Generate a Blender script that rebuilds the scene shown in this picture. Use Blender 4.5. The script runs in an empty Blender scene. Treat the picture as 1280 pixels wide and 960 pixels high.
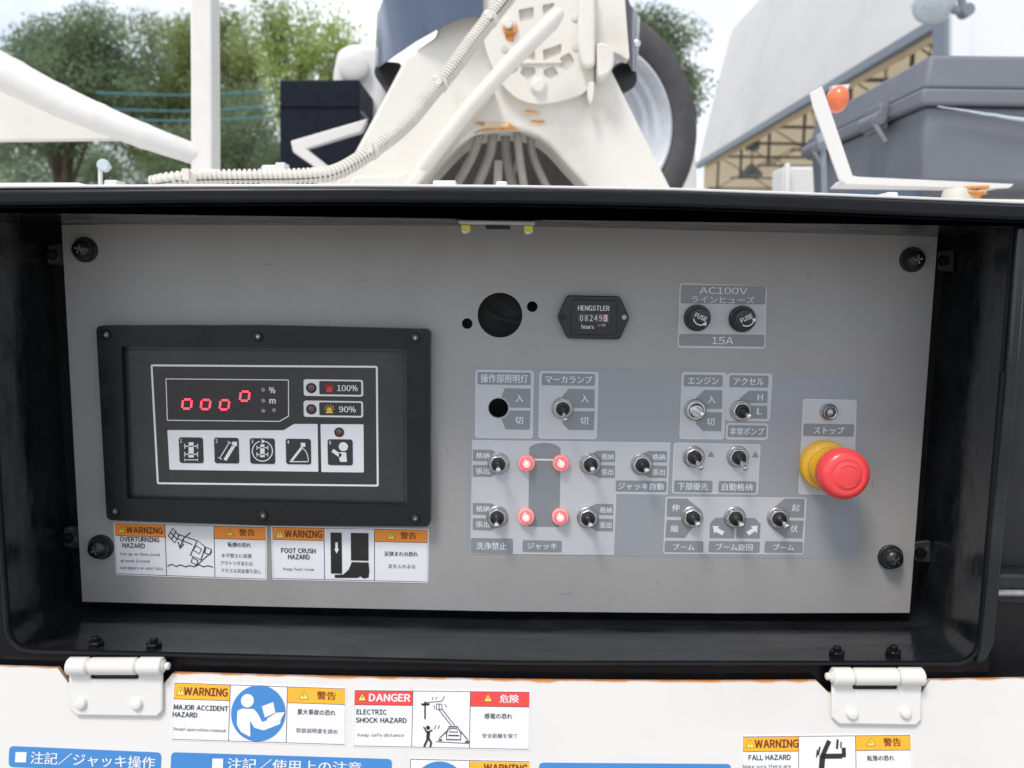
import bpy, bmesh, math, random
import numpy as np
from mathutils import Vector, Matrix
from mathutils.geometry import tessellate_polygon
rnd = random.Random(7)
R = math.radians
SC = bpy.context.scene
COL = SC.collection

# ---------------------------------------------------------------- camera
EYE = Vector((0.0, -0.55, 1.35))
PITCH, YAW, ROLL, FPX = R(6.95), R(0.0), R(0.78), 1000.0
cd = bpy.data.cameras.new('camera'); cam = bpy.data.objects.new('camera', cd); COL.objects.link(cam)
CR = Matrix.Rotation(YAW, 3, 'Z') @ Matrix.Rotation(math.pi/2 - PITCH, 3, 'X') @ Matrix.Rotation(ROLL, 3, 'Z')
cam.matrix_world = Matrix.Translation(EYE) @ CR.to_4x4()
cd.sensor_width = 36; cd.lens = FPX/1280*36; cd.clip_start = 0.01; cd.clip_end = 2000
cd.dof.use_dof = True; cd.dof.focus_distance = 0.55; cd.dof.aperture_fstop = 10.0
SC.camera = cam

# ---------------------------------------------------------------- sky and sun
SUN_EL, SUN_AZ = R(58), R(214)          # azimuth measured from +Y clockwise: light comes from behind the viewer's left
w = bpy.data.worlds.new('World'); SC.world = w; w.use_nodes = True
nt = w.node_tree; nt.nodes.clear()
out = nt.nodes.new('ShaderNodeOutputWorld'); bg = nt.nodes.new('ShaderNodeBackground')
sky = nt.nodes.new('ShaderNodeTexSky'); sky.sky_type = 'NISHITA'; sky.sun_disc = False
sky.sun_elevation = SUN_EL; sky.sun_rotation = SUN_AZ; sky.air_density = 1.0; sky.dust_density = 2.0
tc = nt.nodes.new('ShaderNodeTexCoord'); mp = nt.nodes.new('ShaderNodeMapping'); mp.inputs['Scale'].default_value = (1, 1, 2.2)
nz = nt.nodes.new('ShaderNodeTexNoise'); nz.inputs['Scale'].default_value = 1.6; nz.inputs['Detail'].default_value = 6
rp = nt.nodes.new('ShaderNodeValToRGB'); rp.color_ramp.elements[0].position = 0.46; rp.color_ramp.elements[1].position = 0.64
rp.color_ramp.elements[0].color = (.30, .30, .30, 1)
mx = nt.nodes.new('ShaderNodeMix'); mx.data_type = 'RGBA'
mx.inputs[7].default_value = (6.6, 6.8, 7.2, 1)
L = nt.links.new
L(tc.outputs['Generated'], mp.inputs['Vector']); L(mp.outputs['Vector'], nz.inputs['Vector']); L(nz.outputs['Fac'], rp.inputs['Fac'])
L(rp.outputs['Color'], mx.inputs[0]); L(sky.outputs[0], mx.inputs[6]); L(mx.outputs[2], bg.inputs['Color'])
bg.inputs['Strength'].default_value = 0.12
L(bg.outputs[0], out.inputs['Surface'])
sd = bpy.data.lights.new('sun', 'SUN'); sd.energy = 1.5; sd.angle = R(14); sd.color = (1.0, 0.96, 0.90)
so = bpy.data.objects.new('sun', sd); COL.objects.link(so)
sdir = Vector((math.sin(SUN_AZ)*math.cos(SUN_EL), math.cos(SUN_AZ)*math.cos(SUN_EL), math.sin(SUN_EL)))
so.rotation_euler = sdir.to_track_quat('Z', 'Y').to_euler(); so.location = (0, 0, 30)
SC.view_settings.view_transform = 'Standard'; SC.view_settings.look = 'None'
SC.view_settings.exposure = 0.68; SC.view_settings.gamma = 1.0

# ---------------------------------------------------------------- helpers
def ray(x, y):
    return (CR @ Vector(((x-640)/FPX, -(y-480)/FPX, -1.0)))
def at(x, y, Y):
    d = ray(x, y); return EYE + d*((Y-EYE.y)/d.y)
def at_z(x, y, z):
    d = ray(x, y); return EYE + d*((z-EYE.z)/d.z)

class Frame:
    """a flat face in the world: u to the right, v up, h towards the viewer"""
    def __init__(s, O, tilt=0.0):
        s.O = Vector(O); s.U = Vector((1, 0, 0)); s.V = Vector((0, math.sin(tilt), math.cos(tilt))); s.N = Vector((0, -math.cos(tilt), math.sin(tilt)))
    def w(s, u, v, h=0.0):
        return s.O + s.U*u + s.V*v + s.N*h
    def uv(s, x, y, h=0.0):
        d = ray(x, y); o = s.O + s.N*h
        t = (o-EYE).dot(s.N)/d.dot(s.N); p = EYE + d*t - s.O
        return (p.dot(s.U), p.dot(s.V))
    def k(s, x, y, h=0.0):          # metres per pixel there
        a = s.uv(x-5, y, h); b = s.uv(x+5, y, h); return (b[0]-a[0])/10

class MB:
    def __init__(s): s.v = []; s.f = []; s.m = []; s.cur = 0
    def add(s, vs, fs):
        n = len(s.v); s.v += [Vector(v) for v in vs]
        for f in fs: s.f.append(tuple(i+n for i in f)); s.m.append(s.cur)
    def prism(s, fr, loops, h0, h1, both=False):
        """solid from outline (and holes) between heights h0 < h1 of a frame"""
        if not isinstance(loops[0][0], (tuple, list, Vector)): loops = [loops]
        if len(loops) == 1:
            lp = loops[0]; q = [lp[0]]
            for p in lp[1:]:
                if (Vector(p)-Vector(q[-1])).length > 1e-7: q.append(p)
            if sum(q[i][0]*q[(i+1) % len(q)][1]-q[(i+1) % len(q)][0]*q[i][1] for i in range(len(q))) < 0: q.reverse()
            n = len(q); vs = [fr.w(p[0], p[1], h1) for p in q]; fs = [tuple(range(n))]
            if h1 > h0:
                vs += [fr.w(p[0], p[1], h0) for p in q]; fs.append(tuple(reversed(range(n, 2*n))))
                fs += [(i, i+n, (i+1) % n+n, (i+1) % n) for i in range(n)]
            s.add(vs, fs); return
        tri = tessellate_polygon([[Vector((p[0], p[1], 0)) for p in lp] for lp in loops])
        flat = [p for lp in loops for p in lp]; n = len(flat)
        vs = [fr.w(p[0], p[1], h1) for p in flat] + [fr.w(p[0], p[1], h0) for p in flat]
        fs = []
        for t in tri:
            a, b, c = (Vector((flat[i][0], flat[i][1])) for i in t)
            ar = (b-a).cross(c-a)
            if abs(ar) < 1e-14: continue
            t = tuple(t) if ar > 0 else tuple(reversed(t))
            fs.append(t)
            if h1 > h0: fs.append(tuple(i+n for i in reversed(t)))
        if h1 > h0:
            k = 0
            for lp in loops:
                ln = len(lp)
                area = sum(lp[i][0]*lp[(i+1) % ln][1]-lp[(i+1) % ln][0]*lp[i][1] for i in range(ln))
                hole = (lp is not loops[0])
                for i in range(ln):
                    a, b = k+i, k+(i+1) % ln
                    q = (a, a+n, b+n, b)
                    if (area < 0) != hole: q = tuple(reversed(q))
                    fs.append(q)
                k += ln
        s.add(vs, fs)
    def flat(s, fr, loops, h): s.prism(fr, loops, h, h)
    def lathe(s, O, N, prof, seg=24, cap0=True, cap1=True, phase=0.0):
        """profile [(radius, height)] spun about axis N through O"""
        O = Vector(O); N = Vector(N).normalized()
        A = Vector((0, 0, 1)).cross(N)
        if A.length < 1e-3: A = Vector((1, 0, 0))
        A.normalize(); B = N.cross(A)
        vs = []; fs = []
        for r, h in prof:
            for i in range(seg):
                a = 2*math.pi*i/seg+phase
                vs.append(O+N*h+(A*math.cos(a)+B*math.sin(a))*r)
        for j in range(len(prof)-1):
            for i in range(seg):
                k = (i+1) % seg
                fs.append((j*seg+i, j*seg+k, (j+1)*seg+k, (j+1)*seg+i))
        if cap0: fs.append(tuple(reversed(range(seg))))
        if cap1: fs.append(tuple((len(prof)-1)*seg+i for i in range(seg)))
        s.add(vs, fs)
    def tube(s, pts, rad, seg=12, caps=True, flatten=None):
        pts = [Vector(p) for p in pts]; n = len(pts)
        if not isinstance(rad, (list, tuple)): rad = [rad]*n
        vs = []; fs = []; prev = None
        for i, p in enumerate(pts):
            d = (pts[min(i+1, n-1)]-pts[max(i-1, 0)]).normalized()
            if prev is None:
                A = d.cross(Vector((0, 0, 1)));
                if A.length < 0.05: A = d.cross(Vector((0, 1, 0)))
            else: A = prev - d*prev.dot(d)
            A.normalize(); prev = A; B = d.cross(A)
            for k in range(seg):
                a = 2*math.pi*k/seg
                vs.append(p+(A*math.cos(a)+B*math.sin(a))*rad[i])
        for j in range(n-1):
            for i in range(seg):
                k = (i+1) % seg
                fs.append((j*seg+k, j*seg+i, (j+1)*seg+i, (j+1)*seg+k))
        if caps: fs.append(tuple(range(seg))); fs.append(tuple(reversed([(n-1)*seg+i for i in range(seg)])))
        s.add(vs, fs)
    def box(s, a, b):
        x0, y0, z0 = a; x1, y1, z1 = b
        vs = [(x0,y0,z0),(x1,y0,z0),(x1,y1,z0),(x0,y1,z0),(x0,y0,z1),(x1,y0,z1),(x1,y1,z1),(x0,y1,z1)]
        s.add(vs, [(0,3,2,1),(4,5,6,7),(0,1,5,4),(1,2,6,5),(2,3,7,6),(3,0,4,7)])
    def bar(s, a, b, wd, th=None):
        """square bar between two points"""
        a = Vector(a); b = Vector(b); th = th or wd
        d = (b-a).normalized(); A = d.cross(Vector((0, 1, 0)))
        if A.length < 0.05: A = d.cross(Vector((0, 0, 1)))
        A.normalize(); B = d.cross(A); A *= wd/2; B *= th/2
        vs = [a-A-B, a+A-B, a+A+B, a-A+B, b-A-B, b+A-B, b+A+B, b-A+B]
        s.add(vs, [(0,1,2,3),(7,6,5,4),(0,4,5,1),(1,5,6,2),(2,6,7,3),(3,7,4,0)])
    def sphere(s, O, r, sx=1, sy=1, sz=1, seg=20, rings=12):
        O = Vector(O); vs = []; fs = []
        for j in range(rings+1):
            th = math.pi*j/rings
            for i in range(seg):
                a = 2*math.pi*i/seg
                vs.append(O+Vector((math.sin(th)*math.cos(a)*r*sx, math.sin(th)*math.sin(a)*r*sy, math.cos(th)*r*sz)))
        for j in range(rings):
            for i in range(seg):
                k = (i+1) % seg
                fs.append((j*seg+i, (j+1)*seg+i, (j+1)*seg+k, j*seg+k))
        s.add(vs, fs)
    def build(s, name, mat, parent=None, origin=None, bevel=0.0, bseg=2, angle=32, smooth=True, label=None, stuff=False):
        if origin is None:
            origin = sum(s.v, Vector())/len(s.v)
        origin = Vector(origin)
        me = bpy.data.meshes.new(name)
        me.from_pydata([tuple(v-origin) for v in s.v], [], s.f)
        mats = mat if isinstance(mat, (list, tuple)) else [mat]
        for m in mats: me.materials.append(M[m])
        if len(mats) > 1: me.polygons.foreach_set('material_index', s.m)
        me.validate(clean_customdata=False)
        if smooth:
            me.polygons.foreach_set('use_smooth', [True]*len(me.polygons)); me.set_sharp_from_angle(angle=R(angle))
        me.update()
        o = bpy.data.objects.new(name, me); COL.objects.link(o)
        put(o, origin, parent)
        if bevel > 0:
            b = o.modifiers.new('bevel', 'BEVEL'); b.width = bevel; b.segments = bseg; b.limit_method = 'ANGLE'; b.angle_limit = R(35); b.harden_normals = False
        if label: o['label'] = label
        if stuff: o['kind'] = 'stuff'
        return o

WPOS = {}
def put(o, world, parent=None):
    world = Vector(world); WPOS[o.name] = world
    if parent is not None:
        o.parent = parent; o.location = world-WPOS[parent.name]
    else: o.location = world
def tag(o, label=None, cat=None, group=None, kind=None):
    if label: o['label'] = label
    if cat: o['category'] = cat
    if group: o['group'] = group
    if kind: o['kind'] = kind
    return o
def thing(name, label, cat, loc, group=None):
    o = bpy.data.objects.new(name, None); COL.objects.link(o); o.empty_display_size = 0.05
    put(o, loc); return tag(o, label, cat, group)
def part(name, parent, loc, label=None):
    o = bpy.data.objects.new(name, None); COL.objects.link(o); o.empty_display_size = 0.02
    put(o, loc, parent)
    if label: o['label'] = label
    return o
def shift_tree(o, delta, parent, label=None):
    """a copy of a part and its pieces, moved by delta, sharing mesh data"""
    c = o.copy(); COL.objects.link(c); put(c, WPOS[o.name]+delta, parent)
    for ch in list(o.children):
        shift_tree(ch, delta, c)
    return c

# 2-D outlines, all in frame coordinates
def rr(x0, y0, x1, y1, r, n=4):
    if x0 > x1: x0, x1 = x1, x0
    if y0 > y1: y0, y1 = y1, y0
    r = min(r, (x1-x0)/2.001, (y1-y0)/2.001); out = []
    for cx, cy, a0 in ((x1-r, y0+r, -90), (x1-r, y1-r, 0), (x0+r, y1-r, 90), (x0+r, y0+r, 180)):
        for i in range(n+1):
            a = R(a0+90*i/n); out.append((cx+r*math.cos(a), cy+r*math.sin(a)))
    return out
def rpx(fr, x0, y0, x1, y1, r=2.0, h=0.0, n=4):
    a = fr.uv(x0, y0, h); b = fr.uv(x1, y1, h)
    return rr(a[0], a[1], b[0], b[1], r*fr.k(x0, y0, h), n)
def ppx(fr, pts, h=0.0): return [fr.uv(x, y, h) for x, y in pts]
def circ(c, r, n=24, ph=0.0): return [(c[0]+r*math.cos(2*math.pi*i/n+ph), c[1]+r*math.sin(2*math.pi*i/n+ph)) for i in range(n)]
def cpx(fr, x, y, r, h=0.0, n=24): return circ(fr.uv(x, y, h), r*fr.k(x, y, h), n)
def rounded(pts, r, n=4):
    out = []; m = len(pts)
    for i in range(m):
        p = Vector(pts[i]); a = Vector(pts[i-1]); b = Vector(pts[(i+1) % m])
        da = (a-p); db = (b-p); q = min(r, da.length*.45, db.length*.45)
        s0 = p+da.normalized()*q; s1 = p+db.normalized()*q
        for k in range(n+1):
            t = k/n; out.append(tuple(s0*(1-t)**2+p*2*t*(1-t)+s1*t*t))
    return out
def smooth_path(pts, n=8):
    P = [Vector(p) for p in pts]; out = []
    for i in range(len(P)-1):
        p0 = P[max(i-1, 0)]; p1 = P[i]; p2 = P[i+1]; p3 = P[min(i+2, len(P)-1)]
        for k in range(n):
            t = k/n
            out.append(0.5*((2*p1)+(p2-p0)*t+(2*p0-5*p1+4*p2-p3)*t*t+(3*p1-p0-3*p2+p3)*t**3))
    out.append(P[-1]); return out
def stroke(mb, fr, pts, wpx, h, closed=False):
    """a printed line of even width through pixel points"""
    q = [Vector(fr.uv(x, y, h)) for x, y in pts]; wd = wpx*fr.k(*pts[0], h)/2
    n = len(q); vs = []; fs = []
    for i in range(n):
        a = q[i-1] if (i > 0 or closed) else q[i]; b = q[(i+1) % n] if (i < n-1 or closed) else q[i]
        d = (b-a).normalized(); nn = Vector((-d.y, d.x))*wd
        vs += [fr.w(*(q[i]+nn), h), fr.w(*(q[i]-nn), h)]
    for i in range(n if closed else n-1):
        j = (i+1) % n; fs.append((2*i, 2*i+1, 2*j+1, 2*j))
    mb.add(vs, fs)
def outline(mb, fr, loop, wd, h):
    c = Vector((sum(p[0] for p in loop)/len(loop), sum(p[1] for p in loop)/len(loop)))
    n = len(loop); vs = []; fs = []
    for i in range(n):
        a = Vector(loop[i-1]); b = Vector(loop[(i+1) % n]); d = (b-a).normalized(); nn = Vector((-d.y, d.x))
        p = Vector(loop[i])
        vs += [fr.w(*p, h), fr.w(*(p+nn*wd), h)]
    for i in range(n):
        j = (i+1) % n; fs.append((2*i, 2*i+1, 2*j+1, 2*j))
    mb.add(vs, fs)

# lettering, from Blender's own typeface; Latin letters by their full-width forms, spaced by their ink
_tcache = {}
def raw_glyphs(t):
    if t in _tcache: return _tcache[t]
    cu = bpy.data.curves.new('t', 'FONT'); cu.body = t; cu.size = 1; cu.resolution_u = 3
    ob = bpy.data.objects.new('t', cu); COL.objects.link(ob)
    dg = bpy.context.evaluated_depsgraph_get(); dg.update()
    me = bpy.data.meshes.new_from_object(ob.evaluated_get(dg))
    V = [(v.co.x, v.co.y) for v in me.vertices]; Fc = [tuple(p.vertices) for p in me.polygons]
    bpy.data.objects.remove(ob); bpy.data.curves.remove(cu); bpy.data.meshes.remove(me)
    _tcache[t] = (V, Fc); return V, Fc
def glyphs(t, gap=.075):
    if any(ord(c) > 127 for c in t): return raw_glyphs(t)
    V = []; Fc = []; x = 0.0
    for c in t:
        if c == ' ': x += .34; continue
        v, f = raw_glyphs(chr(ord(c)+0xFEE0))
        if not v: v, f = raw_glyphs(c)
        x0 = min(p[0] for p in v); x1 = max(p[0] for p in v); n = len(V)
        V += [(p[0]-x0+x, p[1]) for p in v]; Fc += [tuple(i+n for i in q) for q in f]; x += x1-x0+gap
    return V, Fc
def text(mb, fr, t, cx, cy, wpx, hpx, h, bold=0.012, rot=0.0, shear=0.0):
    """lettering whose ink is wpx by hpx pixels, centred at a pixel of the face; heavy type is the outline laid down a little to each side"""
    V, Fc = glyphs(t, .075+bold*1.6)
    if not V: return
    xs = [p[0] for p in V]; ys = [p[1] for p in V]
    x0, x1, y0, y1 = min(xs), max(xs), min(ys), max(ys)
    k = fr.k(cx, cy, h); c = fr.uv(cx, cy, h)
    sx = wpx*k/max(x1-x0+2*bold, 1e-6); sy = hpx*k/max(y1-y0, 1e-6)
    ca, sa = math.cos(R(rot)), math.sin(R(rot))
    fs = []
    for f in Fc:
        p = [Vector(V[i]) for i in f]
        ar = sum(p[i].x*p[(i+1) % len(p)].y-p[(i+1) % len(p)].x*p[i].y for i in range(len(p)))
        fs.append(f if ar > 0 else tuple(reversed(f)))
    offs = [(0, 0)] if bold < .004 else ([(-bold, 0), (bold, 0)] if bold < .03 else [(-bold, 0), (bold, 0), (0, bold*.7), (0, -bold*.7)])
    for j, (ox, oy) in enumerate(offs):
        vs = []
        for x, y in V:
            a = (x+ox-(x0+x1)/2)*sx; b = (y+oy-(y0+y1)/2)*sy; a += shear*b
            vs.append(fr.w(c[0]+a*ca-b*sa, c[1]+a*sa+b*ca, h+j*.00002))
        mb.add(vs, fs)

# ---------------------------------------------------------------- materials
M = {}
def mat(name, col, rough=0.5, metal=0.0, var=0.12, vscale=40, bump=0.0, bscale=200, rvar=0.1, coat=0.0, emit=None, estr=0.0,
        dirt=None, dscale=9, dlo=0.5, dhi=0.7, trans=0.0, spec=0.5, vstretch=(1, 1, 1)):
    m = bpy.data.materials.new(name); m.use_nodes = True; M[name] = m
    n = m.node_tree.nodes; l = m.node_tree.links.new; b = n['Principled BSDF']
    t = n.new('ShaderNodeTexCoord'); g = n.new('ShaderNodeNewGeometry')
    mpn = n.new('ShaderNodeMapping'); mpn.inputs['Scale'].default_value = vstretch; l(g.outputs['Position'], mpn.inputs['Vector'])
    a = n.new('ShaderNodeTexNoise'); a.inputs['Scale'].default_value = vscale; a.inputs['Detail'].default_value = 6; l(mpn.outputs[0], a.inputs['Vector'])
    r1 = n.new('ShaderNodeMapRange'); r1.inputs['From Min'].default_value = 0.3; r1.inputs['From Max'].default_value = 0.7
    r1.inputs['To Min'].default_value = 1-var; r1.inputs['To Max'].default_value = 1+var; l(a.outputs['Fac'], r1.inputs['Value'])
    h = n.new('ShaderNodeHueSaturation'); h.inputs['Color'].default_value = (*col, 1); l(r1.outputs[0], h.inputs['Value'])
    colout = h.outputs['Color']
    if dirt:
        d = n.new('ShaderNodeTexNoise'); d.inputs['Scale'].default_value = dscale; d.inputs['Detail'].default_value = 9; d.inputs['Roughness'].default_value = 0.65
        l(g.outputs['Position'], d.inputs['Vector'])
        r2 = n.new('ShaderNodeMapRange'); r2.inputs['From Min'].default_value = dlo; r2.inputs['From Max'].default_value = dhi; l(d.outputs['Fac'], r2.inputs['Value'])
        x = n.new('ShaderNodeMix'); x.data_type = 'RGBA'; l(r2.outputs[0], x.inputs[0]); l(colout, x.inputs[6]); x.inputs[7].default_value = (*dirt, 1)
        colout = x.outputs[2]
    l(colout, b.inputs['Base Color'])
    r3 = n.new('ShaderNodeMapRange'); r3.inputs['From Min'].default_value = 0.3; r3.inputs['From Max'].default_value = 0.7
    r3.inputs['To Min'].default_value = max(0.02, rough-rvar); r3.inputs['To Max'].default_value = min(1, rough+rvar)
    a2 = n.new('ShaderNodeTexNoise'); a2.inputs['Scale'].default_value = vscale*1.7; a2.inputs['Detail'].default_value = 5; l(mpn.outputs[0], a2.inputs['Vector'])
    l(a2.outputs['Fac'], r3.inputs['Value']); l(r3.outputs[0], b.inputs['Roughness'])
    b.inputs['Metallic'].default_value = metal; b.inputs['Coat Weight'].default_value = coat; b.inputs['Specular IOR Level'].default_value = spec
    if bump > 0:
        e = n.new('ShaderNodeTexNoise'); e.inputs['Scale'].default_value = bscale; e.inputs['Detail'].default_value = 3; l(g.outputs['Position'], e.inputs['Vector'])
        bp = n.new('ShaderNodeBump'); bp.inputs['Strength'].default_value = bump; bp.inputs['Distance'].default_value = 0.0008; l(e.outputs['Fac'], bp.inputs['Height'])
        l(bp.outputs[0], b.inputs['Normal'])
    if emit:
        b.inputs['Emission Color'].default_value = (*emit, 1); b.inputs['Emission Strength'].default_value = estr
    if trans > 0:
        tr = n.new('ShaderNodeBsdfTranslucent'); l(colout, tr.inputs['Color']); ms = n.new('ShaderNodeMixShader'); ms.inputs[0].default_value = trans
        l(b.outputs[0], ms.inputs[1]); l(tr.outputs[0], ms.inputs[2]); l(ms.outputs[0], n['Material Output'].inputs['Surface'])
    return m
def hexc(r, g, b):
    f = lambda c: ((c/255+0.055)/1.055)**2.4 if c > 10 else c/255/12.92
    return (f(r), f(g), f(b))
mat('panel_grey', (0.325, 0.317, 0.311), .40, var=.035, vscale=9, bump=.12, bscale=900, rvar=.06, dirt=(.245, .236, .228), dscale=4, dlo=.50, dhi=.85, vstretch=(3, 1, .6))
mat('overlay_film', (0.295, 0.313, 0.336), .35, var=.03, vscale=10, rvar=.04)
mat('print_edge', (0.56, 0.57, 0.59), .38, var=.03, vscale=20)
mat('print_light', (0.50, 0.515, 0.535), .38, var=.03, vscale=20, rvar=.04)
mat('print_dark', (0.225, 0.245, 0.262), .36, var=.03, vscale=20, rvar=.04)
mat('print_letter', (0.74, 0.76, 0.78), .4, var=.03)
mat('dust', (.42, .41, .39), .8)
mat('scratch', (.19, .185, .18), .7)
mat('black_gloss', (0.006, 0.007, 0.009), .22, var=.3, vscale=15, spec=.22, rvar=.1, bump=.25, bscale=35, dirt=(.018, .018, .018), dscale=7, dlo=.58, dhi=.85)
mat('black_lining', (0.010, 0.0115, 0.014), .20, var=.3, vscale=12, rvar=.12, bump=.35, bscale=45, dirt=(.034, .034, .033), dscale=9, dlo=.52, dhi=.80, vstretch=(1, 6, 3))
mat('scuffed_black', (.03, .03, .032), .5, var=.3, dirt=(.16, .16, .155), dscale=160, dlo=.54, dhi=.72)
mat('black_rubber', (0.012, 0.012, 0.013), .5, var=.2)
mat('bezel_black', (0.009, 0.010, 0.011), .28, var=.1, bump=.06, bscale=300, spec=.35, rvar=.12, vscale=25)
mat('black_plastic', (0.012, 0.013, 0.014), .28, var=.1, bump=.1, bscale=1500)
mat('face_film', (0.034, 0.035, 0.037), .26, var=.06, vscale=22, bump=.10, bscale=500, rvar=.12, dirt=(.046, .046, .047), dscale=14, dlo=.5, dhi=.7, vstretch=(.5, 1, 3))
mat('window_film', (0.030, 0.028, 0.030), .3, var=.05)
mat('key_black', (0.03, 0.031, 0.034), .32, var=.05)
mat('white_print', (0.74, 0.75, 0.77), .4, var=.03)
mat('sticker_white', (0.78, 0.79, 0.81), .38, var=.02, rvar=.05)
mat('sticker_orange', (0.90, 0.29, 0.03), .4, var=.03)
mat('sticker_amber', (0.92, 0.42, 0.03), .4, var=.03)
mat('sticker_red', (0.82, 0.06, 0.055), .4, var=.03)
mat('sticker_blue', (0.05, 0.22, 0.53), .4, var=.04, vscale=20)
mat('ink_black', (0.02, 0.018, 0.018), .45, var=.05)
mat('ink_brown', (0.16, 0.035, 0.01), .45, var=.05)
mat('ink_grey', (0.13, 0.13, 0.14), .45, var=.05)
mat('sticker_yellow', (0.92, 0.72, 0.12), .4, var=.03)
mat('chrome', (0.62, 0.62, 0.63), .18, 1.0, var=.1, vscale=300)
mat('chrome_lever', (0.80, 0.80, 0.82), .14, 1.0, var=.05)
mat('steel_dull', (0.42, 0.42, 0.42), .4, 1.0, var=.2, vscale=200)
mat('red_knob', (0.84, 0.06, 0.065), .32, var=.03, coat=.2)
mat('yellow_plastic', (0.78, 0.44, 0.03), .35, var=.05, coat=.2)
mat('digit_glow', (0.5, 0.02, 0.02), .4, emit=(1.0, 0.05, 0.09), estr=1.6)
mat('digit_off', (0.05, 0.025, 0.022), .4)
mat('led_glow', (0.85, 0.18, 0.18), .25, emit=(1.0, 0.16, 0.17), estr=.30, coat=.4)
mat('led_ring', (0.80, 0.36, 0.35), .3, emit=(1.0, .25, .25), estr=.12)
mat('led_core', (0.9, 0.45, 0.45), .25, emit=(1.0, 0.42, 0.40), estr=.6, coat=.4)
mat('led_off', (0.10, 0.055, 0.05), .3, coat=.4)
mat('led_yellow', (0.82, 0.75, 0.06), .35, var=.1)
mat('red_print', (0.75, 0.03, 0.05), .4)
mat('yellow_print', (0.85, 0.45, 0.04), .4)
mat('white_paint', (0.69, 0.675, 0.645), .34, var=.015, vscale=6, rvar=.07, bump=.15, bscale=60, dirt=(.60, .57, .51), dscale=6, dlo=.55, dhi=.85)
mat('cream_paint', (0.70, 0.675, 0.615), .42, var=.03, vscale=14, rvar=.08, bump=.3, bscale=60, dirt=(.56, .51, .42), dscale=11, dlo=.55, dhi=.85)
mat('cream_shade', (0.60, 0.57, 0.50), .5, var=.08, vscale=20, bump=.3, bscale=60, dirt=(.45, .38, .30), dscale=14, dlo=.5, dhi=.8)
mat('ivory_hose', (0.66, 0.63, 0.56), .45, var=.06)
mat('grey_hose', (0.27, 0.255, 0.225), .55, var=.1)
mat('rust_stain', (0.74, 0.56, 0.36), .7, var=.15, vscale=60)
mat('rust', (0.62, 0.26, 0.07), .8, var=.35, vscale=150, bump=.6, bscale=300)
mat('rust_dark', (0.22, 0.07, 0.025), .85, var=.3, vscale=200, bump=.6, bscale=400)
mat('blue_grey_paint', (0.065, 0.09, 0.145), .25, var=.05, vscale=3, coat=.3)
mat('navy_box', (0.006, 0.009, 0.018), .55, var=.2, spec=.15)
mat('box_grey', (0.150, 0.160, 0.185), .5, var=.08, vscale=5, bump=.4, bscale=500, dirt=(.24, .25, .28), dscale=4, dlo=.55, dhi=.85)
mat('amber_lens', (0.80, 0.17, 0.06), .2, coat=.5, var=.1)
mat('tyre_rubber', (0.075, 0.07, 0.07), .75, var=.15, vscale=20, bump=.3)
mat('rim_silver', (0.66, 0.68, 0.71), .38, .35, var=.05)
mat('bark', (0.10, 0.075, 0.05), .9, var=.3, vscale=8, bump=1, bscale=20)
mat('roof_sheet', (0.80, 0.82, 0.85), .5, var=.03, vscale=.4)
mat('roof_membrane', (0.86, 0.88, 0.91), .5, var=.03, vscale=.4, trans=.4, dirt=(.72, .75, .78), dscale=.35, dlo=.5, dhi=.8)
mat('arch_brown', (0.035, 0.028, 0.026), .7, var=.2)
mat('liner_beige', (0.86, 0.72, 0.50), .7, var=.06, vscale=.5, trans=.55)
mat('truss_steel', (0.09, 0.07, 0.055), .6, var=.1)
mat('eave_steel', (0.20, 0.23, 0.27), .5, var=.1)
mat('pale_concrete', (0.33, 0.32, 0.30), .9, var=.15, vscale=3, bump=.8, bscale=60, dirt=(.24, .235, .22), dscale=.5, dlo=.45, dhi=.7)
mat('net_teal', (0.03, 0.16, 0.20), .6)
mat('counter_white', (.7, .7, .72), .4)
mat('counter_red', (.75, .25, .22), .4)
mat('glass_clear', (0.5, 0.56, 0.6), .15, coat=.5)
for nm, c in (('leaf_deep', (.22, .29, .17)), ('leaf_olive', (.31, .37, .15)), ('leaf_bright', (.38, .48, .16))):
    mat(nm, c, .55, var=.35, vscale=1.1, trans=.6, spec=.3)

# white door paint with a rusted upper edge (wear follows the cut edge of the sheet)
def edge_rust(name, base, axis_z, width, rustcol=(0.62, 0.24, 0.07)):
    m = mat(name, base, .34, var=.015, vscale=6, rvar=.07, bump=.12, bscale=60, dirt=(.61, .585, .55), dscale=5, dlo=.55, dhi=.9)
    n = m.node_tree.nodes; l = m.node_tree.links.new; b = n['Principled BSDF']
    src = b.inputs['Base Color'].links[0].from_socket
    at_ = n.new('ShaderNodeAttribute'); at_.attribute_name = 'edge'
    nz = n.new('ShaderNodeTexNoise'); nz.inputs['Scale'].default_value = 60; nz.inputs['Detail'].default_value = 8
    g = n.new('ShaderNodeNewGeometry'); l(g.outputs['Position'], nz.inputs['Vector'])
    mm = n.new('ShaderNodeMath'); mm.operation = 'MULTIPLY_ADD'; l(nz.outputs['Fac'], mm.inputs[0]); mm.inputs[1].default_value = 1.5; mm.inputs[2].default_value = -0.95
    ad = n.new('ShaderNodeMath'); ad.operation = 'ADD'; l(at_.outputs['Fac'], ad.inputs[0]); l(mm.outputs[0], ad.inputs[1])
    rm = n.new('ShaderNodeMapRange'); rm.inputs['From Min'].default_value = .45; rm.inputs['From Max'].default_value = .85; l(ad.outputs[0], rm.inputs['Value'])
    x = n.new('ShaderNodeMix'); x.data_type = 'RGBA'; l(rm.outputs[0], x.inputs[0]); l(src, x.inputs[6]); x.inputs[7].default_value = (*rustcol, 1)
    l(x.outputs[2], b.inputs['Base Color']); return m
edge_rust('door_paint', (0.70, 0.684, 0.65), 0, .004)

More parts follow.
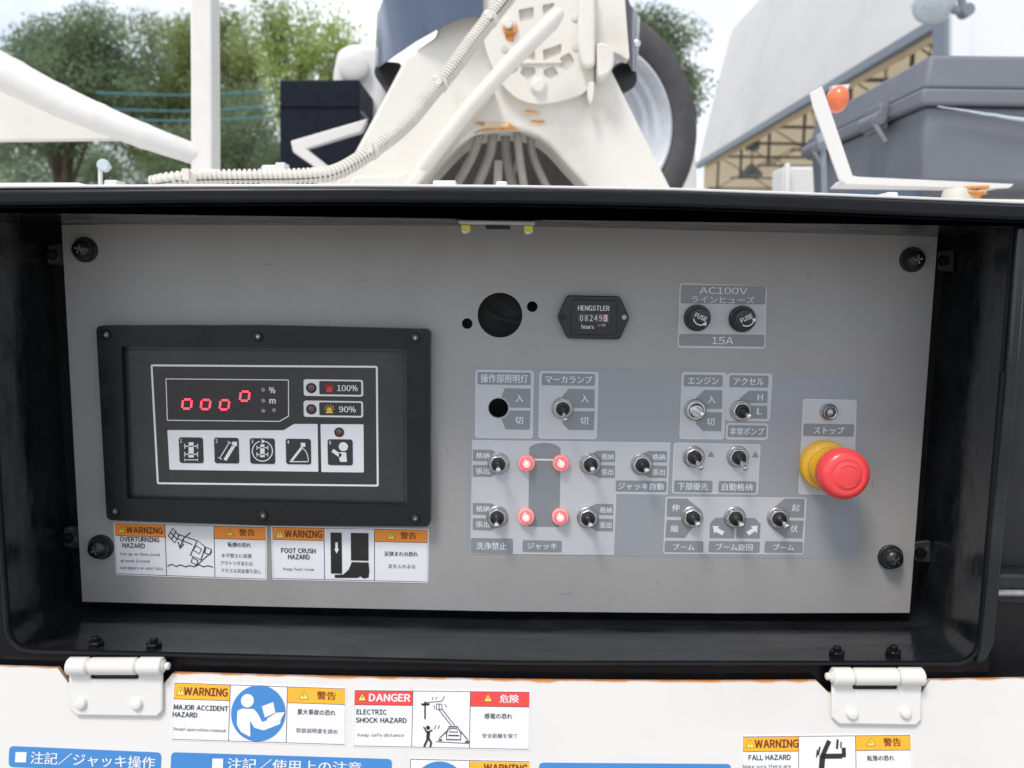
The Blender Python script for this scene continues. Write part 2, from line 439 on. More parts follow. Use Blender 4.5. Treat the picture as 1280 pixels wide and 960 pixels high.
# ---------------------------------------------------------------- ground
g = MB(); g.add([(-400, -400, 0), (400, -400, 0), (400, 400, 0), (-400, 400, 0)], [(0, 1, 2, 3)])
tag(g.build('ground', 'pale_concrete', smooth=False, origin=(0, 0, 0)), kind='structure')

# ================================================================ CONTROL PANEL
PF = Frame((0, 0, EYE.z))
panel = thing('control_panel', 'grey sheet metal control panel with toggle switches, display and red stop button inside black recess', 'control panel', at(620, 766, 0))
h1, h2, h3, h4 = .00025, .00045, .00065, .00085
holes = [cpx(PF, 625, 394, 28, n=40), cpx(PF, 584, 404.5, 6.7), cpx(PF, 665.3, 383.3, 6.7), cpx(PF, 623, 510, 12.3)]
top = [(77, 281), (300, 279.3), (480, 279.5), (640, 281.5), (800, 284.5), (1000, 290), (1172, 296)]
bot = [(1137, 766), (900, 766.5), (620, 764), (350, 758.5), (103, 752)]
sheet = MB(); sheet.prism(PF, [list(reversed(ppx(PF, top+bot)))]+holes, -.002, 0)
sheet.build('panel_sheet', 'panel_grey', panel, smooth=False)
bk = MB(); bk.prism(PF, rpx(PF, 560, 340, 690, 560, 4, -.022), -.030, -.028)
bk.build('backing_plate', 'black_rubber', panel)
film = MB(); film.prism(PF, [rpx(PF, 584, 458, 1070, 699, 6), circ(PF.uv(623, 510), 12.9*PF.k(623, 510), 24)], 0.00002, h1*.6)
film.build('overlay_film', 'overlay_film', panel, smooth=False)

def plate(light, darks, texts, outl=None, name='printed_plate', rects=True, base=h1, lw=2.2, label=None, holes=None, extra=None):
    """one printed field: a light ground, darker tabs on it and its lettering"""
    a = MB(); lp = [light] + (holes or []); a.flat(PF, lp if holes else light, base)
    o = a.build(name, 'print_light', panel, smooth=False, label=label)
    a = MB(); ar = sum(light[i][0]*light[(i+1) % len(light)][1]-light[(i+1) % len(light)][0]*light[i][1] for i in range(len(light)))
    outline(a, PF, light, (.0008 if ar > 0 else -.0008), base+.00008); a.build('edge_line', 'print_edge', o, smooth=False)
    for q in darks:
        d = MB()
        if isinstance(q, list): d.flat(PF, ppx(PF, q), base+.00018)
        else: d.flat(PF, rpx(PF, *q), base+.00018)
        d.build('dark_tab', 'print_dark', o, smooth=False)
    t = MB()
    for q in texts: text(t, PF, q[0], q[1], q[2], q[3], q[4], base+.0004, bold=q[5] if len(q) > 5 else .012)
    if extra: extra(t, base+.0004)
    if t.v: t.build('lettering', 'print_letter', o, smooth=False)
    return o
def RP(*a): return rpx(PF, *a)
# lamp switch fields
plate(RP(594.4, 462.2, 665.9, 548.3, 4), [(597, 465, 663.2, 481.3, 2), [(637.0, 509.5), (636.7, 507.0), (635.9, 504.6), (634.7, 502.3), (633.1, 500.3), (631.2, 498.7), (629.0, 497.4), (626.6, 496.5), (631, 485.2), (663, 486), (662.8, 509.6)], [(626.6, 523.5), (628.7, 522.8), (630.6, 521.7), (632.4, 520.4), (633.9, 518.8), (635.1, 517.0), (636.1, 515.0), (636.7, 512.9), (662.8, 513.5), (662, 537), (632, 536.6)]],
      [('操作部照明灯', 630.3, 473.2, 59, 11), ('入', 649.3, 497.7, 10, 9.5), ('切', 649, 525.4, 10, 9.5)], holes=[cpx(PF, 623, 510, 13.2)])
plate(RP(674.3, 463.8, 746, 549, 4), [(677.3, 466.5, 743.3, 482.3, 2), [(703, 495), (711, 485.8), (743.2, 486.6), (743, 510.2), (703, 509.6)], [(703, 513.8), (743, 514.1), (742, 537.6), (711, 537.2), (703, 529)]],
      [('マーカランプ', 711, 474.3, 59, 9.5), ('入', 731, 498.2, 10, 9.5), ('切', 730.3, 525.9, 10, 9.5)])
# jack field (stepped outline)
def jack_extra(t, h):
    stroke(t, PF, [(661, 574.4), (700.5, 574.9)], 2.2, h)
jd = [[(591.2, 562), (615, 562.4), (621, 567), (621, 576.5), (591, 576.2)], [(591, 581), (621, 581.3), (621, 592), (614, 596), (591, 595.6)],
      [(591, 628.6), (615, 629), (621, 634), (621, 643.5), (591, 643)], [(591, 647.5), (621, 648), (621, 658), (614, 663), (591, 662)],
      [(741, 566), (747, 563), (768.8, 563.4), (768.6, 577.2), (741, 577)], [(741, 581), (768.6, 581.6), (768.4, 597), (748, 597), (741, 593)],
      [(738, 633), (745, 629.5), (766.4, 630), (766.2, 643.8), (738, 643.3)], [(738, 648), (766.2, 648.4), (766, 664), (746, 663.6), (738, 659)],
      [(803, 567), (810, 563.5), (833.6, 564), (833.4, 577.8), (803, 577.4)], [(803, 581.3), (833.4, 582), (833, 597.4), (812, 597), (803, 592)],
      [(661.5, 559.5), (666, 556), (673, 554), (681, 553.4), (689, 554.2), (696, 556.6), (700.5, 560), (699.3, 658.4), (660.5, 658)],
      (769.8, 600.3, 832.7, 614.9, 2), (588.6, 672.3, 641, 692, 2), (653.4, 675, 702, 690.2, 2)]
kn = [(599.2+7, 569.4), (600+6, 589.5)]
plate(ppx(PF, [(590.3, 549.9), (838, 553), (834.4, 618.2), (770.4, 617.4), (767.4, 693.4), (588, 692)]), jd,
      [('格納', 603.5, 569.4, 17, 8), ('張出', 603.5, 588.8, 17, 8), ('格納', 603.5, 636, 17, 8), ('張出', 603.5, 655.4, 17, 8),
       ('格納', 759.6, 570.8, 15, 8), ('張出', 759.4, 589.8, 15, 8), ('格納', 757.4, 637.4, 15, 8), ('張出', 757.2, 656.2, 15, 8),
       ('格納', 823.6, 571.2, 16, 8), ('張出', 823.4, 590, 16, 8), ('ジャッキ自動', 801.3, 607.8, 57, 9), ('洗浄禁止', 614.4, 682.6, 38, 9.5), ('ジャッキ', 677.6, 682.8, 37, 8)],
      extra=jack_extra)
# engine
plate(RP(852.2, 465, 904.8, 549.3, 4), [(855, 468.2, 902.8, 483.6, 2), [(870, 497), (880, 487.4), (902.6, 487.8), (902.2, 511), (870, 510.6)], [(870, 515), (902.2, 515.4), (901.4, 539), (879, 538.6), (870, 530)]],
      [('エンジン', 879, 476, 38, 9), ('入', 889.5, 499.4, 10, 9.5), ('切', 888.4, 527.2, 10, 9.5)])
# accelerator and emergency pump: ring outlines
def acc_extra(t, h): pass
plate(RP(909.2, 466.2, 962.2, 526.4, 4), [(912, 468.9, 959.8, 484.6, 2), [(925, 497), (936, 488.2), (959.4, 488.6), (959, 504), (925, 503.6)], [(925, 506.6), (959, 507), (958.6, 523.4), (936, 523), (925, 517)]],
      [('アクセル', 936, 476.8, 38, 9), ('H', 950.3, 496.6, 6.5, 8, .02), ('L', 949.5, 514, 6, 8, .02)])
plate(RP(907.6, 528.6, 959.4, 549.9, 4), [(910, 531.3, 957.5, 546.6, 2)], [('非常ポンプ', 933.7, 539.2, 43, 9.5)])
# priority / stowing
def tri_extra(t, h): pass
p6 = plate(rounded(ppx(PF, [(842, 552.9), (950.8, 555.3), (947, 618.0), (839.7, 616.8)]), .002), [(842.8, 600.2, 890, 615.6, 2), (898.3, 601, 944.7, 616.2, 2), [(888.6, 563.6), (893, 571), (884.2, 571)], [(944, 564), (948.4, 571.6), (939.6, 571.5)]],
      [('下部優先', 866.2, 608, 38, 9.5), ('自動格納', 921.5, 608.7, 38, 9.5)])
# boom
def boom_extra(t, h):
    t.flat(PF, ppx(PF, [(890.6, 657.2), (899, 657.2), (896.8, 659.6), (905, 664), (902.6, 669), (894.4, 664.4), (892.6, 666.8)]), h)
    t.flat(PF, ppx(PF, [(946.6, 656.6), (946, 666.2), (943.4, 663.6), (936, 669), (932.6, 664.6), (940.4, 659.8), (937.6, 657.4)]), h)
plate(rounded(ppx(PF, [(832, 620.6), (1008.2, 621.8), (1004, 692.9), (828.8, 692)]), .002),
      [[(834, 623), (858.6, 623.2), (872, 634), (872, 646), (833.4, 645.6)], [(833.2, 649.8), (872, 650), (856, 672), (831.4, 671.6)],
       [(886.6, 672.2), (887.4, 654), (894, 647), (918, 647), (917.6, 672.6)], [(920.2, 672.6), (920.4, 647), (943, 647.2), (950.4, 654.8), (949.6, 672.8)],
       [(965, 636), (981, 622.8), (1005.6, 623.4), (1004.6, 646.8), (965, 646)], [(965, 650), (1004.4, 650.6), (1002.6, 672.8), (981, 672.4), (965, 660)],
       (830.8, 675.6, 878.6, 690.4, 2), (886, 676, 949, 690.8, 2), (956, 676.2, 1003, 691.2, 2)],
      [('伸', 844.5, 634.7, 9.5, 9), ('縮', 843, 660.8, 9.5, 9), ('起', 994.6, 634.9, 9.5, 9), ('伏', 992.8, 661, 9.5, 9),
       ('ブーム', 854.5, 683.6, 27, 8), ('ブーム旋回', 917.8, 683.8, 46, 9), ('ブーム', 979.4, 684, 26, 8)], extra=boom_extra)
# stop
plate(rounded(ppx(PF, [(1003.8, 498.3), (1070.8, 499.8), (1067, 619.2), (997.6, 617.7)]), .002), [(1004.4, 529.3, 1066.6, 545.7, 2)], [('ストップ', 1036.2, 538, 38, 9)])
# fuses
plate(rounded(ppx(PF, [(849.5, 353.8), (958.4, 357), (956.4, 435.9), (846.8, 434.6)]), .0022), [(851.4, 355.9, 956, 380.6, 2), (849, 417.2, 954.8, 433.4, 2)],
      [('AC100V', 904.3, 363.3, 60, 8.2, .0), ('ラインヒューズ', 903.8, 374.5, 79, 9, .0), ('15A', 903.2, 425.8, 27, 9, .0)])

for (x, y, r_) in ((1011, 345, 3.2),):
    a = MB(); outline(a, PF, cpx(PF, x, y, r_), .0006, .0002); a.build('ring_mark', 'print_dark', panel, smooth=False)
dr = random.Random(3); a = MB()
for i in range(46):
    x, y = dr.uniform(110, 1130), dr.uniform(300, 745)
    if 115 < x < 545 and 400 < y < 735: continue
    a.flat(PF, circ(PF.uv(x, y), dr.uniform(.0002, .0005), 7), h4+.0002)
a.build('dust_specks', 'dust', panel, smooth=False, stuff=True)
a = MB()
for x, y, ln_, an in ((1052, 372, 5, 80), (968, 384, 3, 20), (975, 418, 4, 100), (1010, 395, 9, 88), (330, 330, 12, 4), (452, 352, 7, -10), (700, 742, 14, 2), (820, 728, 6, 40), (216, 382, 8, 12), (1090, 600, 10, 85), (1100, 470, 6, 60), (560, 560, 8, 95)):
    stroke(a, PF, [(x, y), (x+ln_*math.cos(R(an)), y+ln_*math.sin(R(an)))], .7, .00012)
a.build('scratches', 'scratch', panel, smooth=False, stuff=True)
# ---- toggle switches: a nut on a washer, black boot, lever
TIPH = .019
def toggle(bx, by, tx, ty, style='black', label=None):
    c = PF.uv(bx, by, .003); O = PF.w(c[0], c[1], 0)
    t = part('toggle_switch', panel, O, label)
    k = PF.k(bx, by)
    a = MB(); a.lathe(O, PF.N, [(13.6*k, 0.0003), (13.6*k, .0012), (12.8*k, .0016)], 28)
    a.build('washer', 'steel_dull', t)
    a = MB(); a.lathe(O, PF.N, [(12.2*k, .0014), (12.2*k, .0034), (11.2*k, .0041), (8.9*k, .0041), (8.7*k, .0032)], 6 if style == 'black' else 24, cap1=False, phase=rnd.uniform(0, 1))
    a.build('nut', 'chrome', t, bevel=.00025)
    a = MB()
    if style == 'black': a.lathe(O, PF.N, [(8.8*k, .002), (8.8*k, .0050), (8.0*k, .0060), (5.8*k, .0064), (4.6*k, .0074), (3.0*k, .0080)], 24)
    else: a.lathe(O, PF.N, [(8.6*k, .002), (8.6*k, .0058), (7.4*k, .0064), (5.0*k, .0064), (4.8*k, .0050)], 24)
    a.build('bushing', 'black_rubber' if style == 'black' else 'chrome', t)
    tip = Vector(PF.w(*PF.uv(tx, ty, TIPH), TIPH)); base = O+PF.N*.0045
    d = (tip-base); Ln = d.length
    a = MB(); a.lathe(base, d, [(2.1*k, 0), (2.3*k, Ln*.35), (3.1*k, Ln*.86), (3.3*k, Ln*.94), (2.6*k, Ln*1.0), (1.2*k, Ln*1.03)], 16)
    a.build('lever', 'chrome_lever', t)
    return t
for a in [(703.5, 511, 706.7, 525), (623, 580.3, 622.8, 588), (738.4, 580.8, 741, 587), (802.9, 581.3, 808.8, 588.6), (621.4, 647, 620.4, 657.2), (735, 648, 738.4, 657.4),
          (927.5, 513.8, 936.8, 520.6), (868, 571.7, 876, 585.2), (923.3, 571.7, 931.6, 585.8), (866, 647.2, 872.6, 655.8), (919.5, 647.6, 927.4, 656.8), (973.8, 648.3, 984, 658)]:
    toggle(*a)
toggle(870, 513, 877.7, 518, 'chrome', 'chrome toggle switch')

# ---- jack lamps
def lamp_at(x, y, rpx_=10.3):
    c = PF.uv(x, y, .004); O = PF.w(c[0], c[1], 0); k = PF.k(x, y)
    t = part('indicator_lamp', panel, O, 'lit red indicator lamp')
    a = MB(); a.lathe(O, PF.N, [(10.4*k, .0007), (10.4*k, .0034), (9.4*k, .0044), (8.0*k, .0044), (7.6*k, .003)], 28, cap1=False); a.build('bezel_ring', 'led_ring', t)
    a = MB(); a.lathe(O, PF.N, [(7.2*k, .001), (7.2*k, .0048), (6.6*k, .0058), (4.8*k, .0066)], 28); a.build('lens', 'led_glow', t)
    a = MB(); a.lathe(O, PF.N, [(4.9*k, .0060), (4.6*k, .0070), (3.2*k, .0080), (1.4*k, .0085)], 20); a.build('lens_core', 'led_core', t)
    return t
for x, y in ((658.3, 579.5), (701.3, 579.5), (657.6, 646.6), (700.5, 646.6)): lamp_at(x, y)

# ---- stop lamp above the stop button
c = PF.uv(1036.5, 515, .002); O = PF.w(*c, 0); k = PF.k(1036, 515)
t = part('push_lamp', panel, O, 'unlit round lamp with a metal ring')
a = MB(); a.lathe(O, PF.N, [(10.4*k, .0007), (10.2*k, .0022), (9.2*k, .0026), (8.4*k, .0020)], 28, cap1=False); a.build('outer_ring', 'steel_dull', t)
a = MB(); a.lathe(O, PF.N, [(8.2*k, .0007), (8.2*k, .004), (7.4*k, .0048), (6.6*k, .0046)], 28, cap1=False); a.build('inner_ring', 'chrome', t)
a = MB(); a.lathe(O, PF.N, [(6.7*k, .001), (6.4*k, .004), (5.0*k, .0062), (2.5*k, .0073), (.5*k, .0077)], 24); a.build('lens', 'steel_dull', t)

# ---- emergency stop
c = PF.uv(1033, 582.5, .006); O = PF.w(*c, 0); k = PF.k(1033, 582)
t = part('emergency_stop_button', panel, O, 'large red mushroom stop button on a yellow collar')
a = MB(); a.lathe(O, PF.N, [(31*k, .0007), (31*k, .0045), (29.5*k, .0062), (25*k, .0068), (22*k, .0085), (21*k, .013), (18*k, .0135)], 48); a.build('collar', 'yellow_plastic', t, angle=50)
a = MB(); a.lathe(O, PF.N, [(24*k, .006), (24*k, .0105), (22.6*k, .0118), (19*k, .012)], 40); a.build('collar_ring', 'yellow_plastic', t)
a = MB(); a.lathe(O, PF.N, [(14*k, .008), (13.5*k, .022)], 32); a.build('stem', 'red_knob', t)
c2 = PF.uv(1055.6, 593.3, .030); O2 = PF.w(*c2, 0)
k2 = PF.k(1055, 593, .030)
prof = [(14*k2, .018), (27*k2, .0195), (31.6*k2, .0225), (32.6*k2, .0265), (31.6*k2, .0305), (28.5*k2, .0335), (24*k2, .0347), (19.6*k2, .0351), (18.8*k2, .0349), (18.0*k2, .0352), (9*k2, .0357), (1*k2, .0358)]
a = MB(); a.lathe(O2, PF.N, prof, 56); a.build('mushroom_head', 'red_knob', t, angle=60)
a = MB()
F2 = PF
for s0 in (35, 215):
    pts = [O2+PF.N*.0356+Vector((math.cos(R(s0+i*11)), 0, math.sin(R(s0+i*11))))*14*k2 for i in range(10)]
    a.tube(pts, .00035, 6)
a.build('turning_arrows', 'red_knob', t)

# ---- fuse holders
for (x, y, ro) in ((875, 398, -22), (932, 399.3, 28)):
    c = PF.uv(x, y, .010); O = PF.w(*c, 0); k = PF.k(x, y, .010)
    t = part('fuse_holder', panel, O)
    a = MB(); a.lathe(O, PF.N, [(16.8*k, .0007), (16.8*k, .0030), (15.8*k, .0040), (14.2*k, .0042)], 32); a.build('flange', 'black_plastic', t)
    a = MB(); a.lathe(O, PF.N, [(13.8*k, .004), (13.6*k, .0098), (12.8*k, .0106), (12*k, .0108)], 32); a.build('cap', 'black_plastic', t)
    a = MB(); text(a, PF, 'FUSE', x+1.2, y-1.5, 16, 5.6, .0110, .03, rot=ro)
    a.build('lettering', 'white_print', t, smooth=False); a = MB()
    pts = []
    for i in range(9):
        an = R(ro-150+i*14); pts.append((x+1.2+9.4*math.cos(an), y-1-9.4*math.sin(an)))
    stroke(a, PF, pts, 1.3, .0110)
    e = pts[-1]; a.flat(PF, ppx(PF, [(e[0]+2.4, e[1]-3), (e[0]+1.6, e[1]+2.6), (e[0]-2.8, e[1]-.4)], .011), .0111)
    a.build('turn_arrow', 'white_print', t, smooth=False)

# ---- hour meter
c = PF.uv(742, 397, .005); O = PF.w(*c, 0)
t = part('hour_meter', panel, O, 'black six sided hour meter')
hx = [(696.8, 396), (709, 369), (775, 370.4), (787, 397), (775, 424.4), (708.8, 423)]
a = MB(); a.prism(PF, rounded(ppx(PF, hx, .005), .0022), 0.0004, .005); a.build('case', 'black_plastic', t, bevel=.0006)
a = MB(); a.prism(PF, rpx(PF, 714, 374.5, 770, 419, 3, .0062), .0045, .0062); a.build('raised_face', 'black_plastic', t, bevel=.0004)
hh = .0064
a = MB(); a.flat(PF, rpx(PF, 723.5, 392.4, 760.4, 402.6, .5, hh), hh); a.build('counter_window', 'ink_grey', t, smooth=False)
for i in range(6):
    a = MB(); a.flat(PF, rpx(PF, 724.4+i*6, 393.2, 729.4+i*6, 402, .4, hh), hh+.00012); a.build('number_wheel', 'counter_red' if i == 5 else 'ink_black', t, smooth=False)
a = MB(); text(a, PF, 'HENGSTLER', 742.2, 385.2, 39.5, 6.4, hh, .025); text(a, PF, 'hours', 734.6, 408.2, 15.5, 5.6, hh, .02); text(a, PF, '1/100', 752.2, 406.4, 9, 3.4, hh, .02)
for i, ch in enumerate('082493'): text(a, PF, ch, 726.9+i*6, 397.6, 3.8, 7.4, hh+.0002, .02)
a.build('lettering', 'white_print', t, smooth=False)
for x in (703.6, 780):
    a = MB(); q = PF.uv(x, 396.4, .006); a.lathe(PF.w(*q, 0), PF.N, [(3.9*k, .004), (3.9*k, .0058), (3.0*k, .0064), (1.6*k, .0064), (1.4*k, .0056)], 16); a.build('screw', 'black_rubber' if x < 740 else 'steel_dull', t)

# ---- corner bolts
for (x, y, tx, ty) in ((103.5, 312, -4, 1), (1143, 324.5, 2, 0), (123.5, 685.5, -3, 2), (1115.5, 698, 3, 2)):
    c = PF.uv(x, y, .004); O = PF.w(*c, 0); k = PF.k(x, y)
    t = part('panel_bolt', panel, O)
    a = MB(); a.lathe(O, PF.N, [(15.5*k, .0002), (15.5*k, .0020), (14.6*k, .0026)], 32); a.build('washer', 'black_rubber', t)
    a = MB(); a.lathe(O, PF.N, [(13.0*k, .0024), (12.6*k, .0050), (10.6*k, .0078), (7*k, .0094), (3.4*k, .0098), (3.2*k, .0080)], 28); a.build('head', 'black_plastic', t)
    a = MB()
    an = rnd.uniform(0, 1.5)
    for q in (0, math.pi/2):
        A = Vector((math.cos(an+q), 0, math.sin(an+q))); a.bar(O+A*5.2*k+PF.N*.0094, O-A*5.2*k+PF.N*.0094, .0009, .0012)
    a.build('cross_slot', 'steel_dull', t)

# ================================================================ DISPLAY UNIT on the panel
disp = part('load_display', panel, PF.w(*PF.uv(328, 655), 0), 'black framed display unit with lit red digits')
HB = .009; HFc = .0035
bo = [(120, 407), (328, 406.6), (537.8, 411.4), (537.6, 658.4), (335, 657), (133.4, 650)]
bi = [(151.5, 433), (508.2, 436), (509, 632), (158.6, 623.5)]
a = MB(); a.prism(PF, [rounded(list(reversed(ppx(PF, bo, HB))), .004), rounded(list(reversed(ppx(PF, bi, HB))), .0012, 2)], .0004, HB)
a.build('bezel', 'bezel_black', disp, bevel=.0012, bseg=3)
# inner step of the bezel
bi2 = [(155.5, 437), (504.4, 440), (505.2, 628), (162.2, 619.6)]
a = MB(); a.prism(PF, [list(reversed(ppx(PF, bi, HFc)))], .0004, HFc); a.build('face_plate', 'face_film', disp, smooth=False)
a = MB()
stroke(a, PF, bi2, 1.0, HFc+.0003, closed=True); a.build('gasket_line', 'black_rubber', disp, smooth=False)
for (x, y) in ((133, 418.7), (322.4, 420.8), (519, 422.3), (143.8, 639), (328.9, 644.3), (519, 648)):
    q = PF.uv(x, y, HB); O = PF.w(*q, 0); k = PF.k(x, y, HB)
    s_ = MB(); s_.lathe(O, PF.N, [(6.3*k, HB-.0005), (6.3*k, HB+.0006), (5.2*k, HB+.0016), (3.0*k, HB+.0019), (2.6*k, HB+.0006)], 20)
    s_.cur = 1; s_.lathe(O, PF.N, [(2.5*k, HB+.0004), (2.3*k, HB+.0009)], 6); s_.build('bezel_screw', ['black_plastic', 'steel_dull'], disp)
D1 = HFc+.0002; D2 = HFc+.0004; D3 = HFc+.0006; D4 = HFc+.0008; D5 = HFc+.0010
a = MB()
lo = rounded(ppx(PF, [(188.2, 455.5), (472.2, 457.3), (473.4, 608.2), (196.2, 605.2)], D1), .0016)
outline(a, PF, lo, -2.4*PF.k(300, 500, D1), D1)
a.build('frame_line', 'white_print', disp, smooth=False)
wl = rounded(ppx(PF, [(207, 473), (361.2, 474.4), (361.4, 520.4), (349.7, 527.2), (208.8, 525.8)], D1), .0006)
a = MB(); a.flat(PF, wl, D1); wobj = a.build('digit_window', 'window_film', disp, smooth=False)
a = MB(); outline(a, PF, wl, -1.1*PF.k(300, 500, D1), D2); a.build('window_line', 'white_print', wobj, smooth=False)
def digit0(mb, x, y, hgt=13, wid=13, st=2.6, h=D2):
    sl = .12
    for (x0, y0, x1, y1) in ((-wid/2+1.4, -hgt/2, wid/2-1.4, -hgt/2), (-wid/2+1.4, hgt/2, wid/2-1.4, hgt/2), (-wid/2, -hgt/2+1.2, -wid/2, hgt/2-1.2), (wid/2, -hgt/2+1.2, wid/2, hgt/2-1.2)):
        stroke(mb, PF, [(x+x0-sl*y0, y+y0), (x+x1-sl*y1, y+y1)], st, h)
for (x, y) in ((233.7, 505), (257, 505.6), (280.6, 506), (305.9, 495.2)):
    a = MB(); digit0(a, x, y, 11.5, 11.0, 2.4); a.build('lit_digit', 'digit_glow', wobj, smooth=False)
for (x, y) in ((328.9, 487.3), (329.2, 500.8), (329.2, 513.6), (342.5, 512.6)):
    a = MB(); a.flat(PF, cpx(PF, x, y, 2.6, D2, 14), D2); a.build('unlit_dot', 'print_dark', wobj, smooth=False)
a = MB(); text(a, PF, '%', 340.2, 487.7, 8, 7.6, D2, .03); text(a, PF, 'm', 340.6, 501.6, 8, 5.6, D2, .04); a.build('lettering', 'white_print', wobj, smooth=False)
def beacon(mb, x, y, h):
    mb.flat(PF, ppx(PF, [(x-4.4, y+5), (x-4.4, y+3.4), (x-3.2, y+3.2), (x-3.2, y-.6), (x-1.6, y-2.2), (x+1.6, y-2.2), (x+3.2, y-.6), (x+3.2, y+3.2), (x+4.4, y+3.4), (x+4.4, y+5)], h), h)
    for (ax, ay, bx, by) in ((-5.4, -3.6, -3.4, -2.2), (5.4, -3.6, 3.4, -2.2), (-2.2, -5.6, -1.4, -3.4), (2.2, -5.6, 1.4, -3.4), (-6, 0, -4.2, 0), (6, 0, 4.2, 0)):
        stroke(mb, PF, [(x+ax, y+ay), (x+bx, y+by)], .9, h)
def led(x, y, parent, r=5.6, h=D2):
    q = PF.uv(x, y, h); O = PF.w(*q, 0); k = PF.k(x, y, h); m_ = MB()
    m_.lathe(O, PF.N, [((r+.8)*k, h-.0001), ((r+.8)*k, h+.0004), (r*k, h+.0006), (r*.9*k, h+.0003)], 20, cap1=False)
    m_.cur = 1; m_.lathe(O, PF.N, [(r*.9*k, h), (r*.8*k, h+.0006), (r*.4*k, h+.0012)], 16); m_.build('small_lamp', ['ink_black', 'led_off'], parent)
for (y0, y1, tx, colr, yy) in ((474, 495.8, '100%', 'red_print', 485), (500.6, 522, '90%', 'yellow_print', 511.5)):
    a = MB(); a.flat(PF, rpx(PF, 379.4, y0, 454, y1, 3, D1), D1); o = a.build('limit_field', 'white_print', disp, smooth=False)
    a = MB(); a.flat(PF, rpx(PF, 399, y0+2.2, 451.6, y1-2.2, 1.5, D2), D2); a.build('dark_tab', 'key_black', o, smooth=False)
    a = MB(); beacon(a, 411.7, yy, D3); a.build('beacon_symbol', colr, o, smooth=False)
    a = MB(); text(a, PF, tx, 434.2, yy+.1, 26 if tx == '100%' else 21, 7.8, D3, .025); a.build('lettering', 'white_print', o, smooth=False)
    led(389.2, yy, o, h=D2)
a = MB(); a.flat(PF, rounded(ppx(PF, [(209.2, 537.6), (354.4, 537.8), (367.7, 529.9), (397.0, 530), (397.9, 589.7), (211.9, 587.2)], D1), .0008), D1); k1 = a.build('key_field', 'white_print', disp, smooth=False)
a = MB(); a.flat(PF, rounded(ppx(PF, [(400.6, 530.1), (454.4, 530.4), (454.8, 590.6), (401.8, 590)], D1), .0008), D1); k2o = a.build('key_field', 'white_print', disp, smooth=False)
led(424, 540.2, k2o, 5.2)
kb = [(223.3, 546.6, 254.5, 579), (267.4, 547, 299, 579.4), (312, 547.7, 344, 580), (357, 548.4, 388.9, 580.6), (409.4, 549, 441, 581.7)]
def key_icon(i, mb, x, y, h):
    def ln(pts, w_=1.2, c=False): stroke(mb, PF, [(x+a, y+b) for a, b in pts], w_, h, c)
    def pl(pts): mb.flat(PF, ppx(PF, [(x+a, y+b) for a, b in pts], h), h)
    text(mb, PF, str(i+1), x-12.6, y-12, 2.6, 4.4, h, .03)
    if i == 0 or i == 2:
        s_ = 1 if i == 0 else .85
        pl([(-3*s_, -10*s_), (3*s_, -10*s_), (3.4*s_, 9*s_), (-3.4*s_, 9*s_)])
        for yy in (-5, 5): ln([(-8*s_, yy*s_), (8*s_, yy*s_)], 1.3)
        for xx in (-8, 8): ln([(xx*s_, -8*s_), (xx*s_, -2*s_)]); ln([(xx*s_, 2*s_), (xx*s_, 8*s_)])
        if i == 0: ln([(-8, 12), (8, 12)], 1); ln([(-8, 10.4), (-8, 13.6)], 1); ln([(8, 10.4), (8, 13.6)], 1)
        else: ln([(12.6*math.cos(R(a_)), 12.6*math.sin(R(a_))) for a_ in range(-75, 256, 15)], 1.3); pl([(-1, -15), (4, -12), (-1, -9.4)])
    if i == 1:
        pl([(7, -11), (13, -11), (13, -5.6), (7, -5.6)]); ln([(9, -6), (-2, 12)], 4.2); ln([(3.6, -10.4), (-8.4, 9.4)], 1.1); ln([(1.4, -11.6), (5.8, -9)], 1); ln([(-10.4, 8.4), (-6, 11)], 1)
    if i == 3:
        pl([(3, -11), (8.6, -11), (8.6, -6), (3, -6)]); ln([(5, -6), (-9, 12)], 3.0); ln([(-11, 12.6), (13, 12.6)], 1.2)
        ln([(5+8.6*math.sin(R(a_))-1, -4+17-17*math.cos(R(a_))) for a_ in range(0, 91, 15)], 1)
    if i == 4:
        mb.flat(PF, cpx(PF, x+4, y-7, 5.8, h, 16), h); pl([(-1.5, 0), (7.5, 0), (8.5, 12), (0, 12), (-1.5, 7)]); ln([(1, 5), (-9.6, -2.4)], 4.6)
for i, q in enumerate(kb):
    par = k2o if i == 4 else k1
    a = MB(); a.prism(PF, rpx(PF, *q, 3, D3), D1+.0001, D3); a.build('key_pad', 'key_black', par, smooth=False)
    a = MB(); key_icon(i, a, (q[0]+q[2])/2, (q[1]+q[3])/2, D4); a.build('key_symbol', 'white_print', par, smooth=False)

